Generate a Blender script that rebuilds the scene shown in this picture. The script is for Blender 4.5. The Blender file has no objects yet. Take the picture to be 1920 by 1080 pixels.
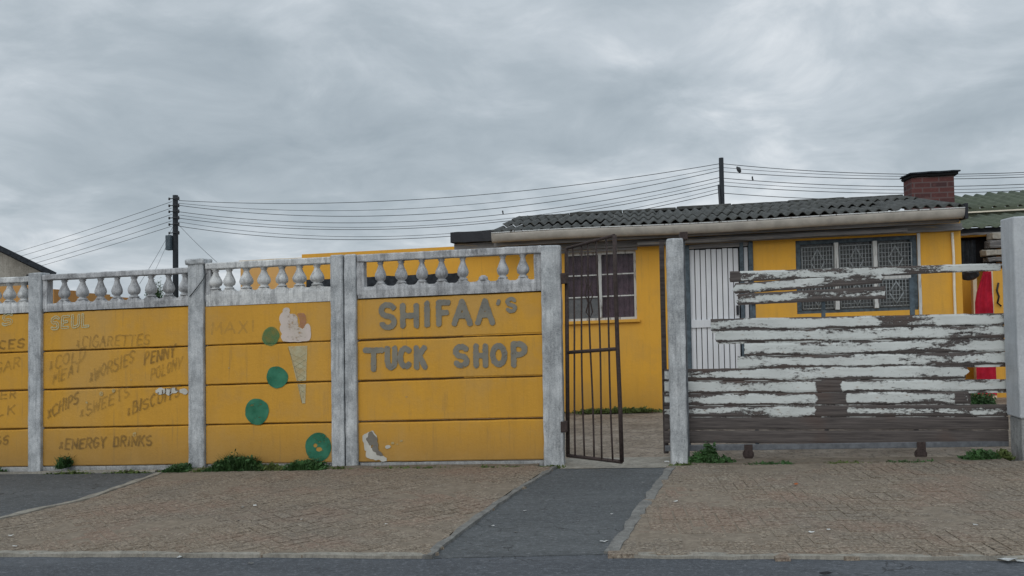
import bpy, bmesh, math, random
from mathutils import Vector, Matrix, noise
R = math.radians
sc = bpy.context.scene
COL = sc.collection
random.seed(7)

# ------------------------------------------------------------------ camera
# measured once from the photograph: focal length 1600 px of 1920, yaw 8.7, pitch 2.1, roll
F, CX, CY = 1600.0, 960.0, 540.0
EYE = Vector((0.0, -7.2, 1.24))
SL = 0.0226                       # the street climbs this much to the right; everything upright stays upright
def cam_axes(yaw, pitch, roll):
    fw = Vector((-math.sin(yaw)*math.cos(pitch), math.cos(yaw)*math.cos(pitch), math.sin(pitch)))
    r0 = Vector((math.cos(yaw), math.sin(yaw), 0)); u0 = r0.cross(fw)
    return fw, r0*math.cos(roll)+u0*math.sin(roll), -r0*math.sin(roll)+u0*math.cos(roll)
FW, RT, UP = cam_axes(R(8.7), R(2.1), R(-2.2))
def at(px, py, Y):
    """photograph point on the upright plane at depth Y, in street metres (x along the wall, z above the pavement)"""
    d = FW*F + RT*(px-CX) - UP*(py-CY); t = (Y-EYE.y)/d.y; p = EYE + d*t
    return Vector((p.x - SL*p.z, Y, p.z))
def gd(px, py, z=0.0):
    d = FW*F + RT*(px-CX) - UP*(py-CY); t = (z-EYE.z)/d.z; p = EYE + d*t
    return Vector((p.x - SL*p.z, p.y, z))
def up(v): return Vector((v[0], v[1], v[2] + SL*v[0]))     # street metres -> world
cam = bpy.data.objects.new('camera', bpy.data.cameras.new('camera')); COL.objects.link(cam)
ROT = Matrix.Rotation(-math.atan(SL), 3, 'Y')
fw, rt, upv = ROT @ FW, ROT @ RT, ROT @ UP
m = Matrix((rt, upv, -fw)).transposed().to_4x4(); m.translation = ROT @ EYE
cam.matrix_world = m
cam.data.sensor_width = 36; cam.data.lens = 36*F/1920; cam.data.clip_end = 3000; cam.data.clip_start = 0.05
sc.camera = cam

# ------------------------------------------------------------------ node helpers
def new_mat(name):
    mt = bpy.data.materials.new(name); mt.use_nodes = True
    nt = mt.node_tree
    return mt, nt, nt.nodes['Principled BSDF']
def nd(nt, typ, ins=None, **props):
    n = nt.nodes.new(typ)
    for k, v in props.items(): setattr(n, k, v)
    for k, v in (ins or {}).items():
        if hasattr(v, 'is_output'): nt.links.new(v, n.inputs[k])
        else: n.inputs[k].default_value = v
    return n
def mapv(nt, scale=(1,1,1), rot=(0,0,0), loc=(0,0,0)):
    g = nt.nodes.new('ShaderNodeNewGeometry')
    return nd(nt, 'ShaderNodeMapping', {'Vector': g.outputs['Position'], 'Scale': scale, 'Rotation': rot, 'Location': loc}).outputs[0]
def nz(nt, vec, scale, detail=4, rough=.55, dist=0):
    return nd(nt, 'ShaderNodeTexNoise', {'Vector': vec, 'Scale': scale, 'Detail': detail, 'Roughness': rough, 'Distortion': dist}).outputs['Fac']
def ramp(nt, fac, stops):
    r = nt.nodes.new('ShaderNodeValToRGB'); nt.links.new(fac, r.inputs[0]); e = r.color_ramp.elements
    while len(e) < len(stops): e.new(.5)
    for i, (p, c) in enumerate(stops):
        e[i].position = p; e[i].color = (c if hasattr(c, '__len__') else (c, c, c)) + ((1,) if hasattr(c, '__len__') and len(c) == 3 else (() if hasattr(c, '__len__') else (1,))) if hasattr(c, '__len__') else (c, c, c, 1)
    return r.outputs[0]
def mix(nt, fac, a, b, typ='MIX'):
    n = nd(nt, 'ShaderNodeMixRGB', {}, blend_type=typ)
    for k, v in ((0, fac), (1, a), (2, b)):
        if hasattr(v, 'is_output'): nt.links.new(v, n.inputs[k])
        else: n.inputs[k].default_value = v if k == 0 else (tuple(v) + (1,))[:4]
    return n.outputs[0]
def math_(nt, op, a, b=0.0, clamp=False):
    n = nd(nt, 'ShaderNodeMath', {}, operation=op, use_clamp=clamp)
    for k, v in ((0, a), (1, b)):
        if hasattr(v, 'is_output'): nt.links.new(v, n.inputs[k])
        else: n.inputs[k].default_value = v
    return n.outputs[0]
def bump(nt, b, height, strength=.3, dist=.01):
    n = nd(nt, 'ShaderNodeBump', {'Height': height, 'Strength': strength, 'Distance': dist})
    nt.links.new(n.outputs[0], b.inputs['Normal'])
def setb(nt, b, col=None, rough=.8, spec=.3, metal=0):
    if col is not None:
        if hasattr(col, 'is_output'): nt.links.new(col, b.inputs['Base Color'])
        else: b.inputs['Base Color'].default_value = tuple(col) + (1,)
    if hasattr(rough, 'is_output'): nt.links.new(rough, b.inputs['Roughness'])
    else: b.inputs['Roughness'].default_value = rough
    b.inputs['Specular IOR Level'].default_value = spec; b.inputs['Metallic'].default_value = metal

# ------------------------------------------------------------------ sky, sun, exposure
world = bpy.data.worlds.new('World'); sc.world = world; world.use_nodes = True
nt = world.node_tree; bg = nt.nodes['Background']
SUN_EL, SUN_AZ = R(30), R(195)
sky = nd(nt, 'ShaderNodeTexSky', {}, sky_type='NISHITA', sun_disc=False, sun_elevation=SUN_EL, sun_rotation=SUN_AZ, dust_density=3.0)
tc = nt.nodes.new('ShaderNodeTexCoord'); sp = nd(nt, 'ShaderNodeSeparateXYZ', {0: tc.outputs['Generated']})
zz = math_(nt, 'ADD', math_(nt, 'MAXIMUM', sp.outputs[2], 0.0), 0.24)
cv = nd(nt, 'ShaderNodeCombineXYZ', {0: math_(nt, 'DIVIDE', sp.outputs[0], zz), 1: math_(nt, 'DIVIDE', sp.outputs[1], zz), 2: 0.0}).outputs[0]
c1 = nz(nt, nd(nt, 'ShaderNodeMapping', {'Vector': cv, 'Location': (3.3, 1.5, 0.0), 'Scale': (.9, 1.0, 1)}).outputs[0], 1.0, 6, .48, .35)
c2 = nz(nt, nd(nt, 'ShaderNodeMapping', {'Vector': cv, 'Location': (8.1, 4.4, 2.0), 'Scale': (1, 1.0, 1)}).outputs[0], 3.0, 8, .58, .5)
cc = math_(nt, 'ADD', math_(nt, 'MULTIPLY', c1, .58), math_(nt, 'MULTIPLY', c2, .42))
cl = ramp(nt, cc, [(.32, (.33, .385, .43)), (.45, (.43, .485, .53)), (.53, (.54, .59, .635)), (.62, (.76, .79, .82))])
glow = math_(nt, 'ADD', 1.0, math_(nt, 'MULTIPLY', math_(nt, 'MAXIMUM', math_(nt, 'SUBTRACT', sp.outputs[2], .34), 0.0), 1.35))
clg = nd(nt, 'ShaderNodeVectorMath', {0: cl, 'Scale': glow}, operation='SCALE').outputs[0]
skyc = nd(nt, 'ShaderNodeVectorMath', {0: sky.outputs[0], 'Scale': .08}, operation='SCALE').outputs[0]
fin = mix(nt, .95, skyc, clg)
nt.links.new(fin, bg.inputs[0]); bg.inputs[1].default_value = 1.0
clg_tint = (.985, 1.0, 1.01)
fin2 = mix(nt, 1.0, fin, clg_tint, 'MULTIPLY'); nt.links.new(fin2, bg.inputs[0])
sl = bpy.data.lights.new('sun', 'SUN'); sl.energy = .85; sl.angle = R(45); sl.color = (1, .97, .92)
so = bpy.data.objects.new('sun', sl); COL.objects.link(so)
dirv = Vector((math.sin(SUN_AZ)*math.cos(SUN_EL), math.cos(SUN_AZ)*math.cos(SUN_EL), math.sin(SUN_EL)))
so.rotation_euler = dirv.to_track_quat('Z', 'Y').to_euler()
sc.view_settings.view_transform = 'Standard'; sc.view_settings.look = 'None'
sc.view_settings.exposure = 0.05; sc.view_settings.gamma = 1

# ------------------------------------------------------------------ mesh helpers
class MB:
    def __init__(s): s.b = bmesh.new(); s.uv = None
    def quad(s, *pts):
        vs = [s.b.verts.new(p) for p in pts]; return s.b.faces.new(vs)
    def box(s, x0, x1, y0, y1, z0, z1, bev=0):
        v = [s.b.verts.new((x, y, z)) for x in (x0, x1) for y in (y0, y1) for z in (z0, z1)]
        fs = [s.b.faces.new([v[i] for i in q]) for q in ((0,1,3,2), (4,6,7,5), (0,4,5,1), (2,3,7,6), (0,2,6,4), (1,5,7,3))]
        if bev:
            es = list({e for f in fs for e in f.edges})
            bmesh.ops.bevel(s.b, geom=es, offset=bev, segments=2, affect='EDGES', profile=.6)
        return s
    def rbox(s, x0, x1, y0, y1, z0, z1, seg=.05, amp=.003, bev=.006, seed=0):
        """a box with many faces and slightly uneven surfaces, for cast concrete"""
        t = bmesh.new()
        nx, ny, nz_ = max(1, round((x1-x0)/seg)), max(1, round((y1-y0)/seg)), max(1, round((z1-z0)/seg))
        bmesh.ops.create_cube(t, size=1)
        bmesh.ops.transform(t, matrix=Matrix.Translation(((x0+x1)/2, (y0+y1)/2, (z0+z1)/2)) @ Matrix.Diagonal((x1-x0, y1-y0, z1-z0, 1)), verts=t.verts)
        bmesh.ops.bevel(t, geom=list(t.edges), offset=bev, segments=2, affect='EDGES', profile=.5)
        for ax, (a, c, n) in enumerate(((x0, x1, nx), (y0, y1, ny), (z0, z1, nz_))):
            for i in range(1, n):
                co = [0, 0, 0]; no = [0, 0, 0]; co[ax] = a+(c-a)*i/n; no[ax] = 1
                bmesh.ops.bisect_plane(t, geom=list(t.verts)+list(t.edges)+list(t.faces), plane_co=co, plane_no=no)
        for v in t.verts:
            q = v.co*9 + Vector((seed*3.1, 0, 0)); q2 = v.co*37
            v.co += noise.noise_vector(q)*amp + noise.noise_vector(q2)*amp*.6
        me = bpy.data.meshes.new('t'); t.to_mesh(me); t.free(); s.b.from_mesh(me); bpy.data.meshes.remove(me)
        return s
    def tube(s, p0, p1, r, n=10, r1=None, cap=True):
        p0, p1 = Vector(p0), Vector(p1); d = (p1-p0).normalized(); r1 = r if r1 is None else r1
        a = d.orthogonal().normalized(); b = d.cross(a)
        A = [s.b.verts.new(p0+(a*math.cos(2*math.pi*i/n)+b*math.sin(2*math.pi*i/n))*r) for i in range(n)]
        B = [s.b.verts.new(p1+(a*math.cos(2*math.pi*i/n)+b*math.sin(2*math.pi*i/n))*r1) for i in range(n)]
        for i in range(n):
            f = s.b.faces.new((A[i], A[(i+1) % n], B[(i+1) % n], B[i])); f.smooth = True
        if cap: s.b.faces.new(A[::-1]); s.b.faces.new(B)
        return s
    def path(s, pts, r, n=6):
        pts = [Vector(p) for p in pts]; rings = []
        for i, p in enumerate(pts):
            d = (pts[min(i+1, len(pts)-1)]-pts[max(i-1, 0)]).normalized()
            ref = Vector((0, 0, 1)) if abs(d.z) < .9 else Vector((0, 1, 0))
            a = d.cross(ref).normalized(); b = d.cross(a)
            rings.append([s.b.verts.new(p+(a*math.cos(2*math.pi*k/n)+b*math.sin(2*math.pi*k/n))*r) for k in range(n)])
        for A, B in zip(rings, rings[1:]):
            for k in range(n):
                f = s.b.faces.new((A[k], A[(k+1) % n], B[(k+1) % n], B[k])); f.smooth = True
        s.b.faces.new(rings[0][::-1]); s.b.faces.new(rings[-1])
        return s
    def lathe(s, prof, x, y, n=16):
        rings = [[s.b.verts.new((x+r*math.cos(2*math.pi*i/n), y+r*math.sin(2*math.pi*i/n), z)) for i in range(n)] for r, z in prof]
        for A, B in zip(rings, rings[1:]):
            for k in range(n):
                f = s.b.faces.new((A[k], A[(k+1) % n], B[(k+1) % n], B[k])); f.smooth = True
        s.b.faces.new(rings[0][::-1]); s.b.faces.new(rings[-1])
        return s
    def strip(s, secs, closed=True):
        """skin a row of equal cross-sections"""
        rr = [[s.b.verts.new(p) for p in sec] for sec in secs]; n = len(rr[0])
        for A, B in zip(rr, rr[1:]):
            for k in range(n if closed else n-1):
                s.b.faces.new((A[k], A[(k+1) % n], B[(k+1) % n], B[k]))
        if closed: s.b.faces.new(rr[0][::-1]); s.b.faces.new(rr[-1])
        return s
def tag(o, label=None, cat=None, group=None, kind=None):
    for k, v in (('label', label), ('category', cat), ('group', group), ('kind', kind)):
        if v: o[k] = v
    return o
BASE = {}
def obj(name, mb, mat, parent=None, label=None, cat=None, group=None, kind=None, base=None):
    """one mesh object; its vertices are given in street metres"""
    bm = mb.b if isinstance(mb, MB) else mb
    o = bpy.data.objects.new(name, bpy.data.meshes.new(name)); COL.objects.link(o)
    if parent is not None: base = BASE[parent.name]; o.parent = parent
    elif base is None and kind != 'structure' and len(bm.verts):
        xs = [v.co.x for v in bm.verts]; ys = [v.co.y for v in bm.verts]; zs = [v.co.z for v in bm.verts]
        base = Vector(((min(xs)+max(xs))/2, (min(ys)+max(ys))/2, min(zs)))
    base = Vector(base) if base is not None else Vector((0, 0, 0))
    for v in bm.verts:
        v.co -= base; v.co.z += SL*v.co.x
    bmesh.ops.recalc_face_normals(bm, faces=bm.faces)
    bm.to_mesh(o.data); bm.free(); o.data.materials.append(mat)
    if parent is None: o.location = up(base)
    BASE[o.name] = base
    return tag(o, label, cat, group, kind)
def thing(name, loc, label, cat, group=None):
    o = bpy.data.objects.new(name, None); COL.objects.link(o); o.location = up(loc); o.empty_display_size = .1
    BASE[o.name] = Vector(loc)
    return tag(o, label, cat, group)
def copy_tree(o, parent=None):
    c = o.copy(); COL.objects.link(c)
    if parent is not None: c.parent = parent
    for ch in list(o.children): copy_tree(ch, c)
    return c

# ------------------------------------------------------------------ materials
def concrete(name, base, dark, light, sc_=1.0, lime=.5, rough=.9):
    mt, nt, b = new_mat(name); p = mapv(nt)
    a = nz(nt, p, 5*sc_, 6, .65); c = nz(nt, mapv(nt, (1, 1, .35)), 14*sc_, 6, .7); f = nz(nt, p, 90*sc_, 3, .6)
    col = ramp(nt, a, [(.3, dark), (.5, base), (.72, light)])
    col = mix(nt, math_(nt, 'MULTIPLY', ramp(nt, c, [(.48, 0.0), (.62, 1.0)]), lime), col, light)
    col = mix(nt, ramp(nt, nz(nt, mapv(nt, (1, 1, .5), loc=(5, 5, 5)), 22*sc_, 5, .7), [(.60, 0.0), (.68, .7)]), col, dark)
    st = nz(nt, mapv(nt, (11, 11, .6), loc=(3, 7, 0)), 2.4, 5, .65)
    col = mix(nt, ramp(nt, st, [(.50, 0.0), (.66, .65)]), col, [x*.9 for x in dark])
    col = mix(nt, .35, col, ramp(nt, f, [(.3, dark), (.7, light)]))
    setb(nt, b, col, rough, .2); bump(nt, b, math_(nt, 'ADD', f, c), .5, .004)
    return mt
def wallpaint(name, col, dark, grime=.5, z0=0.0, z1=.35):
    """oil paint on cement: faded streaks and dirt that splashed up from the ground"""
    mt, nt, b = new_mat(name); p = mapv(nt)
    a = nz(nt, mapv(nt, (1, 1, .6)), 2.3, 5, .6); s = nz(nt, mapv(nt, (9, 9, .7)), 2.2, 4, .6); f = nz(nt, p, 60, 3, .6)
    c = mix(nt, ramp(nt, a, [(.3, .0), (.7, .55)]), col, dark)
    c = mix(nt, math_(nt, 'MULTIPLY', ramp(nt, s, [(.5, 0.0), (.75, .28)]), grime), c, [x*.6 for x in dark])
    sepz = nd(nt, 'ShaderNodeSeparateXYZ', {0: p}).outputs[2]
    spl = nd(nt, 'ShaderNodeMapRange', {0: math_(nt, 'ADD', sepz, math_(nt, 'MULTIPLY', a, .35)), 1: z0+.15, 2: z1+.18, 3: .85*grime, 4: 0.0}).outputs[0]
    c = mix(nt, spl, c, (.16, .12, .07))
    c = mix(nt, ramp(nt, nz(nt, mapv(nt, loc=(3, 3, 3)), 34, 4, .7), [(.70, 0.0), (.74, .65)]), c, (.42, .37, .27))
    c = mix(nt, math_(nt, 'MULTIPLY', ramp(nt, nz(nt, mapv(nt, loc=(8, 2, 5)), 3.4, 7, .68), [(.50, 0.0), (.62, .45)]), grime), c, (.42, .255, .085))
    c = mix(nt, math_(nt, 'MULTIPLY', ramp(nt, nz(nt, mapv(nt, (16, 16, 1.1), loc=(4, 2, 1)), 1.6, 5, .65), [(.58, 0.0), (.70, .5)]), grime), c, (.20, .14, .07))
    c = mix(nt, .16, c, ramp(nt, f, [(.35, dark), (.65, col)]))
    c = mix(nt, math_(nt, 'MULTIPLY', ramp(nt, nz(nt, mapv(nt, (1.4, 1, .5), loc=(2, 9, 4)), .9, 4, .6), [(.48, 0.0), (.62, .6)]), grime), c, (.47, .29, .095))
    setb(nt, b, c, .68, .3); bump(nt, b, math_(nt, 'ADD', math_(nt, 'MULTIPLY', f, .5), nz(nt, p, 18, 5, .6)), .5, .006)
    return mt
def plain(name, col, rough=.7, spec=.3, metal=0, var=.25, scale=30, bmp=.2):
    mt, nt, b = new_mat(name)
    n = nz(nt, mapv(nt), scale, 5, .65)
    c = ramp(nt, n, [(.3, tuple(x*(1-var) for x in col)), (.7, tuple(min(1, x*(1+var)) for x in col))])
    setb(nt, b, c, rough, spec, metal); bump(nt, b, n, bmp, .003)
    return mt
def wood(name, c0, c1, sx=(1, 8, 14), worn=None, wornamt=.5):
    mt, nt, b = new_mat(name)
    g = nz(nt, mapv(nt, sx), 3, 6, .65); a = nz(nt, mapv(nt), 3, 4)
    c = ramp(nt, g, [(.3, c0), (.7, c1)])
    c = mix(nt, math_(nt, 'MULTIPLY', a, .5), c, [x*.7 for x in c0])
    if worn: c = mix(nt, ramp(nt, nz(nt, mapv(nt, [v*.6 for v in sx]), 4, 7, .75), [(wornamt-.03, 0.0), (wornamt+.03, 1.0)]), c, worn)
    setb(nt, b, c, .85, .2); bump(nt, b, g, .6, .004)
    return mt
def peel_mat():
    """flaking white paint on dark weathered planks; 'bare' on the mesh says how much paint is gone"""
    mt, nt, b = new_mat('flaking_white_paint')
    at_ = nd(nt, 'ShaderNodeAttribute', {}, attribute_name='bare').outputs['Fac']
    n1 = nz(nt, mapv(nt, (1, 1, 3.6)), 7, 8, .72, .4); n2 = nz(nt, mapv(nt, (1, 1, 2.2), loc=(7, 1, 3)), 34, 6, .78)
    n = math_(nt, 'ADD', math_(nt, 'MULTIPLY', n1, .55), math_(nt, 'MULTIPLY', n2, .45))
    v = math_(nt, 'ADD', n, at_)
    n3 = nz(nt, mapv(nt, (1, 1, 1.8), loc=(2, 8, 1)), 52, 5, .75)
    fac = math_(nt, 'MAXIMUM', ramp(nt, v, [(.622, 0.0), (.645, 1.0)]), ramp(nt, math_(nt, 'ADD', n3, math_(nt, 'MULTIPLY', at_, .35)), [(.655, 0.0), (.68, 1.0)]))
    edge = ramp(nt, v, [(.56, 0.0), (.622, .6)])
    g = nz(nt, mapv(nt, (1, 8, 22)), 3, 6, .7)
    wd = ramp(nt, g, [(.3, (.038, .033, .033)), (.7, (.135, .117, .110))])
    wd = mix(nt, ramp(nt, nz(nt, mapv(nt, loc=(2, 0, 8)), 2.0, 3), [(.5, 0.0), (.65, .5)]), wd, (.10, .062, .048))
    pt = mix(nt, ramp(nt, nz(nt, mapv(nt, (1, 1, 2)), 4, 5), [(.35, 0.0), (.7, .6)]), (.60, .63, .62), (.45, .475, .465))
    pt = mix(nt, ramp(nt, nz(nt, mapv(nt, (1.2, 1, 9)), 6, 5, .7), [(.55, 0.0), (.7, .3)]), pt, (.30, .29, .25))
    pt = mix(nt, edge, pt, (.32, .32, .31))
    vo = nd(nt, 'ShaderNodeTexVoronoi', {'Vector': mapv(nt, (1, .2, 2.4), loc=(1, 0, 3)), 'Scale': 9.0}).outputs['Distance']
    pt = mix(nt, ramp(nt, vo, [(.045, .95), (.075, 0.0)]), pt, (.07, .05, .04))
    pt = mix(nt, math_(nt, 'MULTIPLY', ramp(nt, vo, [(.07, .55), (.20, 0.0)]), n2), pt, (.34, .25, .17))
    c = mix(nt, fac, pt, wd)
    setb(nt, b, c, .75, .25)
    h = math_(nt, 'SUBTRACT', math_(nt, 'MULTIPLY', g, .4), fac)
    bump(nt, b, h, .8, .006)
    return mt
def paint_mark(name, col, cover=.8, scale=26, col2=None):
    """thin worn brush paint: holes in it let the wall under it show"""
    mt, nt, b = new_mat(name)
    n = nz(nt, mapv(nt, (1, 1, 1.4)), scale, 6, .75); a = nz(nt, mapv(nt, loc=(4, 2, 9)), 7, 4)
    c = mix(nt, ramp(nt, a, [(.35, 0.0), (.65, 1.0)]), col, col2 or [x*.8 for x in col])
    setb(nt, b, c, .8, .2)
    tr = nt.nodes.new('ShaderNodeBsdfTransparent'); mx = nt.nodes.new('ShaderNodeMixShader')
    t = 1-cover
    f = ramp(nt, math_(nt, 'ADD', math_(nt, 'MULTIPLY', n, .7), math_(nt, 'MULTIPLY', a, .3)), [(max(.0, .31+t*.35), 0.0), (min(1, .42+t*.45), min(1, .35+cover*.7))])
    nt.links.new(f, mx.inputs[0]); nt.links.new(tr.outputs[0], mx.inputs[1]); nt.links.new(b.outputs[0], mx.inputs[2])
    nt.links.new(mx.outputs[0], nt.nodes['Material Output'].inputs[0])
    return mt
M = {}
M['post'] = concrete('post_concrete', (.38, .40, .415), (.15, .16, .17), (.66, .68, .69), 1.2, .55)
M['rail'] = concrete('balustrade_concrete', (.36, .37, .385), (.10, .10, .105), (.66, .67, .68), 1.6, .7)
M['railw'] = concrete('whitewashed_concrete', (.52, .53, .535), (.17, .175, .18), (.80, .81, .80), 1.6, .8)
M['pillar'] = concrete('pillar_plaster', (.44, .46, .485), (.34, .36, .38), (.55, .575, .595), .8, .3)
M['plinth'] = concrete('plinth_concrete', (.30, .31, .31), (.12, .12, .12), (.48, .48, .47), 1, .4)
M['kerb'] = concrete('kerb_concrete', (.25, .235, .20), (.12, .11, .095), (.37, .35, .305), 1.6, .5)
M['kerbL'] = concrete('edging_concrete', (.165, .162, .152), (.07, .07, .066), (.27, .265, .25), 1.6, .5)
M['yellow'] = wallpaint('fence_yellow_paint', (.60, .312, .036), (.47, .245, .036), .7)
M['hyellow'] = wallpaint('house_yellow_paint', (.74, .385, .042), (.64, .33, .045), .45, 0, .45)
M['tan'] = wallpaint('outbuilding_tan_paint', (.66, .38, .13), (.52, .30, .11), .3)
M['orange'] = wallpaint('orange_wall_paint', (.52, .25, .075), (.36, .19, .06), .6)
M['peel'] = peel_mat()
M['barewood'] = wood('bare_weathered_wood', (.035, .03, .03), (.125, .105, .10))
M['greywood'] = wood('grey_weathered_wood', (.07, .07, .075), (.24, .235, .235), worn=(.42, .42, .42), wornamt=.60)
M['soffit'] = wood('soffit_board', (.15, .15, .16), (.38, .365, .35), (1, 6, 20), worn=(.44, .34, .22), wornamt=.60)
M['doorwhite'] = wood('door_white_paint', (.66, .68, .72), (.80, .82, .85), (14, 8, 1))
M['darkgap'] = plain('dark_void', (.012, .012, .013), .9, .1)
M['rust'] = plain('rusty_dark_steel', (.048, .034, .031), .75, .4, .2, .5, 60, .5)
M['steel'] = plain('grey_painted_steel', (.13, .14, .155), .5, .5, .3, .35, 20)
M['blacksteel'] = plain('black_fascia', (.012, .014, .02), .6, .4)
M['gutter'] = plain('gutter_beige', (.40, .375, .335), .55, .4, 0, .22, 6, .1)
M['pole'] = wood('creosoted_pole', (.018, .021, .026), (.05, .055, .062), (9, 9, 1))
M['wire'] = plain('wire_black', (.03, .033, .038), .5, .4)
M['purple'] = plain('curtain_purple', (.14, .095, .125), .9, .1, 0, .5, 6)
M['lace'] = plain('net_curtain', (.30, .32, .32), .9, .1, 0, .5, 25)
M['grey_sheet'] = plain('grey_board', (.20, .215, .23), .7, .2)
M['grille'] = plain('burglar_bar_paint', (.27, .295, .305), .5, .4, 0, .35, 40)
M['framew'] = wood('window_frame_paint', (.50, .51, .50), (.68, .69, .68), (12, 8, 1), worn=(.14, .13, .12), wornamt=.58)
M['frameb'] = plain('bluegrey_frame', (.07, .095, .115), .7, .3, 0, .5, 20)
M['cream'] = plain('cream_paint', (.62, .52, .38), .6, .3, 0, .12, 8)
M['whitepipe'] = plain('white_pipe', (.74, .68, .56), .4, .4, 0, .1, 8)
M['red'] = plain('red_cloth', (.40, .018, .04), .9, .1, 0, .3, 8)
M['rubber'] = plain('black_plastic', (.015, .015, .02), .5, .4)
M['leaf'] = plain('weed_leaf', (.035, .085, .024), .6, .3, 0, .5, 8)
M['leaf2'] = plain('dry_grass_leaf', (.085, .115, .035), .7, .2, 0, .5, 8)
M['paper'] = plain('litter_paper', (.72, .73, .72), .7, .2)
M['foil'] = plain('orange_wrapper', (.55, .15, .03), .4, .4)
M['stone'] = plain('grey_stone', (.26, .26, .25), .8, .2)
M['oldwall'] = concrete('old_plaster', (.30, .285, .25), (.15, .14, .12), (.42, .40, .36), .3, .4)
def sand_mat():
    mt, nt, b = new_mat('yard_paving'); p = mapv(nt)
    a = nz(nt, p, 2.2, 6, .7); f = nz(nt, p, 28, 5, .8)
    c = ramp(nt, a, [(.32, (.17, .14, .11)), (.5, (.29, .245, .20)), (.68, (.38, .335, .28))])
    c = mix(nt, ramp(nt, f, [(.38, .7), (.48, 0.0)]), c, (.09, .075, .06)); c = mix(nt, ramp(nt, f, [(.58, 0.0), (.68, .6)]), c, (.45, .40, .34))
    w = nd(nt, 'ShaderNodeVectorMath', {0: p, 1: nd(nt, 'ShaderNodeTexNoise', {'Vector': p, 'Scale': 4.0}).outputs['Color']}, operation='ADD').outputs[0]
    v = nd(nt, 'ShaderNodeTexVoronoi', {'Vector': w, 'Scale': 2.6}, feature='DISTANCE_TO_EDGE').outputs[0]
    c = mix(nt, math_(nt, 'MULTIPLY', ramp(nt, v, [(.015, .8), (.04, 0.0)]), a), c, (.05, .042, .035))
    setb(nt, b, c, .95, .15); bump(nt, b, math_(nt, 'ADD', f, a), .9, .02)
    return mt
M['sand'] = sand_mat()
M['sand_old'] = concrete('yard_paving', (.30, .255, .205), (.17, .14, .11), (.40, .35, .29), .7, .3)
M['dirt'] = concrete('verge_dirt', (.155, .13, .10), (.075, .06, .045), (.24, .205, .165), 2, .3)
M['bed'] = concrete('paver_joint_sand', (.19, .155, .12), (.12, .098, .075), (.30, .255, .20), 3, .4)
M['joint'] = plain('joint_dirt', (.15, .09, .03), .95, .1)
M['screen'] = plain('dark_shade_cloth', (.03, .035, .042), .9, .1, 0, .5, 12)

def glass_mat():
    mt, nt, b = new_mat('window_glass'); setb(nt, b, (.06, .06, .065), .12, .6)
    tr = nt.nodes.new('ShaderNodeBsdfTransparent'); mx = nt.nodes.new('ShaderNodeMixShader'); mx.inputs[0].default_value = .28
    nt.links.new(tr.outputs[0], mx.inputs[1]); nt.links.new(b.outputs[0], mx.inputs[2]); nt.links.new(mx.outputs[0], nt.nodes['Material Output'].inputs[0])
    return mt
M['glass'] = glass_mat()
def asphalt(name, col, pale, streak=.5):
    mt, nt, b = new_mat(name); p = mapv(nt)
    f = nz(nt, p, 140, 3, .7); a = nz(nt, mapv(nt, (.5, 1.6, 1)), 1.6, 5, .6); m_ = nz(nt, p, 12, 6, .7)
    c = ramp(nt, f, [(.30, tuple(x*.62 for x in col)), (.55, col), (.74, pale)])
    c = mix(nt, ramp(nt, a, [(.4, 0.0), (.7, streak)]), c, pale)
    c = mix(nt, ramp(nt, m_, [(.50, 0.0), (.72, .5)]), c, tuple(x*.5 for x in col))
    v = nd(nt, 'ShaderNodeTexVoronoi', {'Vector': p, 'Scale': 17.0, 'Randomness': 1.0}).outputs['Distance']
    w = nz(nt, mapv(nt, loc=(9, 9, 9)), 5, 3)
    c = mix(nt, math_(nt, 'MULTIPLY', ramp(nt, v, [(.05, 1.0), (.09, 0.0)]), ramp(nt, w, [(.52, 0.0), (.6, .5)])), c, (.30, .30, .29))
    g = nz(nt, mapv(nt, (1, 1.5, 1), loc=(2, 6, 1)), 34, 5, .8)
    c = mix(nt, ramp(nt, g, [(.54, 0.0), (.66, .7)]), c, tuple(x*1.55 for x in pale)); c = mix(nt, ramp(nt, g, [(.34, .65), (.44, 0.0)]), c, tuple(x*.42 for x in col))
    vc = nd(nt, 'ShaderNodeTexVoronoi', {'Vector': nd(nt, 'ShaderNodeVectorMath', {0: p, 1: nd(nt, 'ShaderNodeTexNoise', {'Vector': p, 'Scale': 3.0, 'Detail': 5.0}).outputs['Color']}, operation='ADD').outputs[0], 'Scale': 1.25}, feature='DISTANCE_TO_EDGE').outputs[0]
    c = mix(nt, math_(nt, 'MULTIPLY', ramp(nt, vc, [(.004, 1.0), (.012, 0.0)]), ramp(nt, a, [(.48, 0.0), (.56, .7)])), c, (.025, .026, .028))
    setb(nt, b, c, .85, .3); bump(nt, b, math_(nt, 'ADD', f, math_(nt, 'ADD', m_, g)), .8, .008)
    return mt
M['road'] = asphalt('road_asphalt', (.080, .088, .100), (.135, .143, .156))
M['drive'] = asphalt('drive_asphalt', (.084, .092, .098), (.145, .153, .158), .5)
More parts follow.
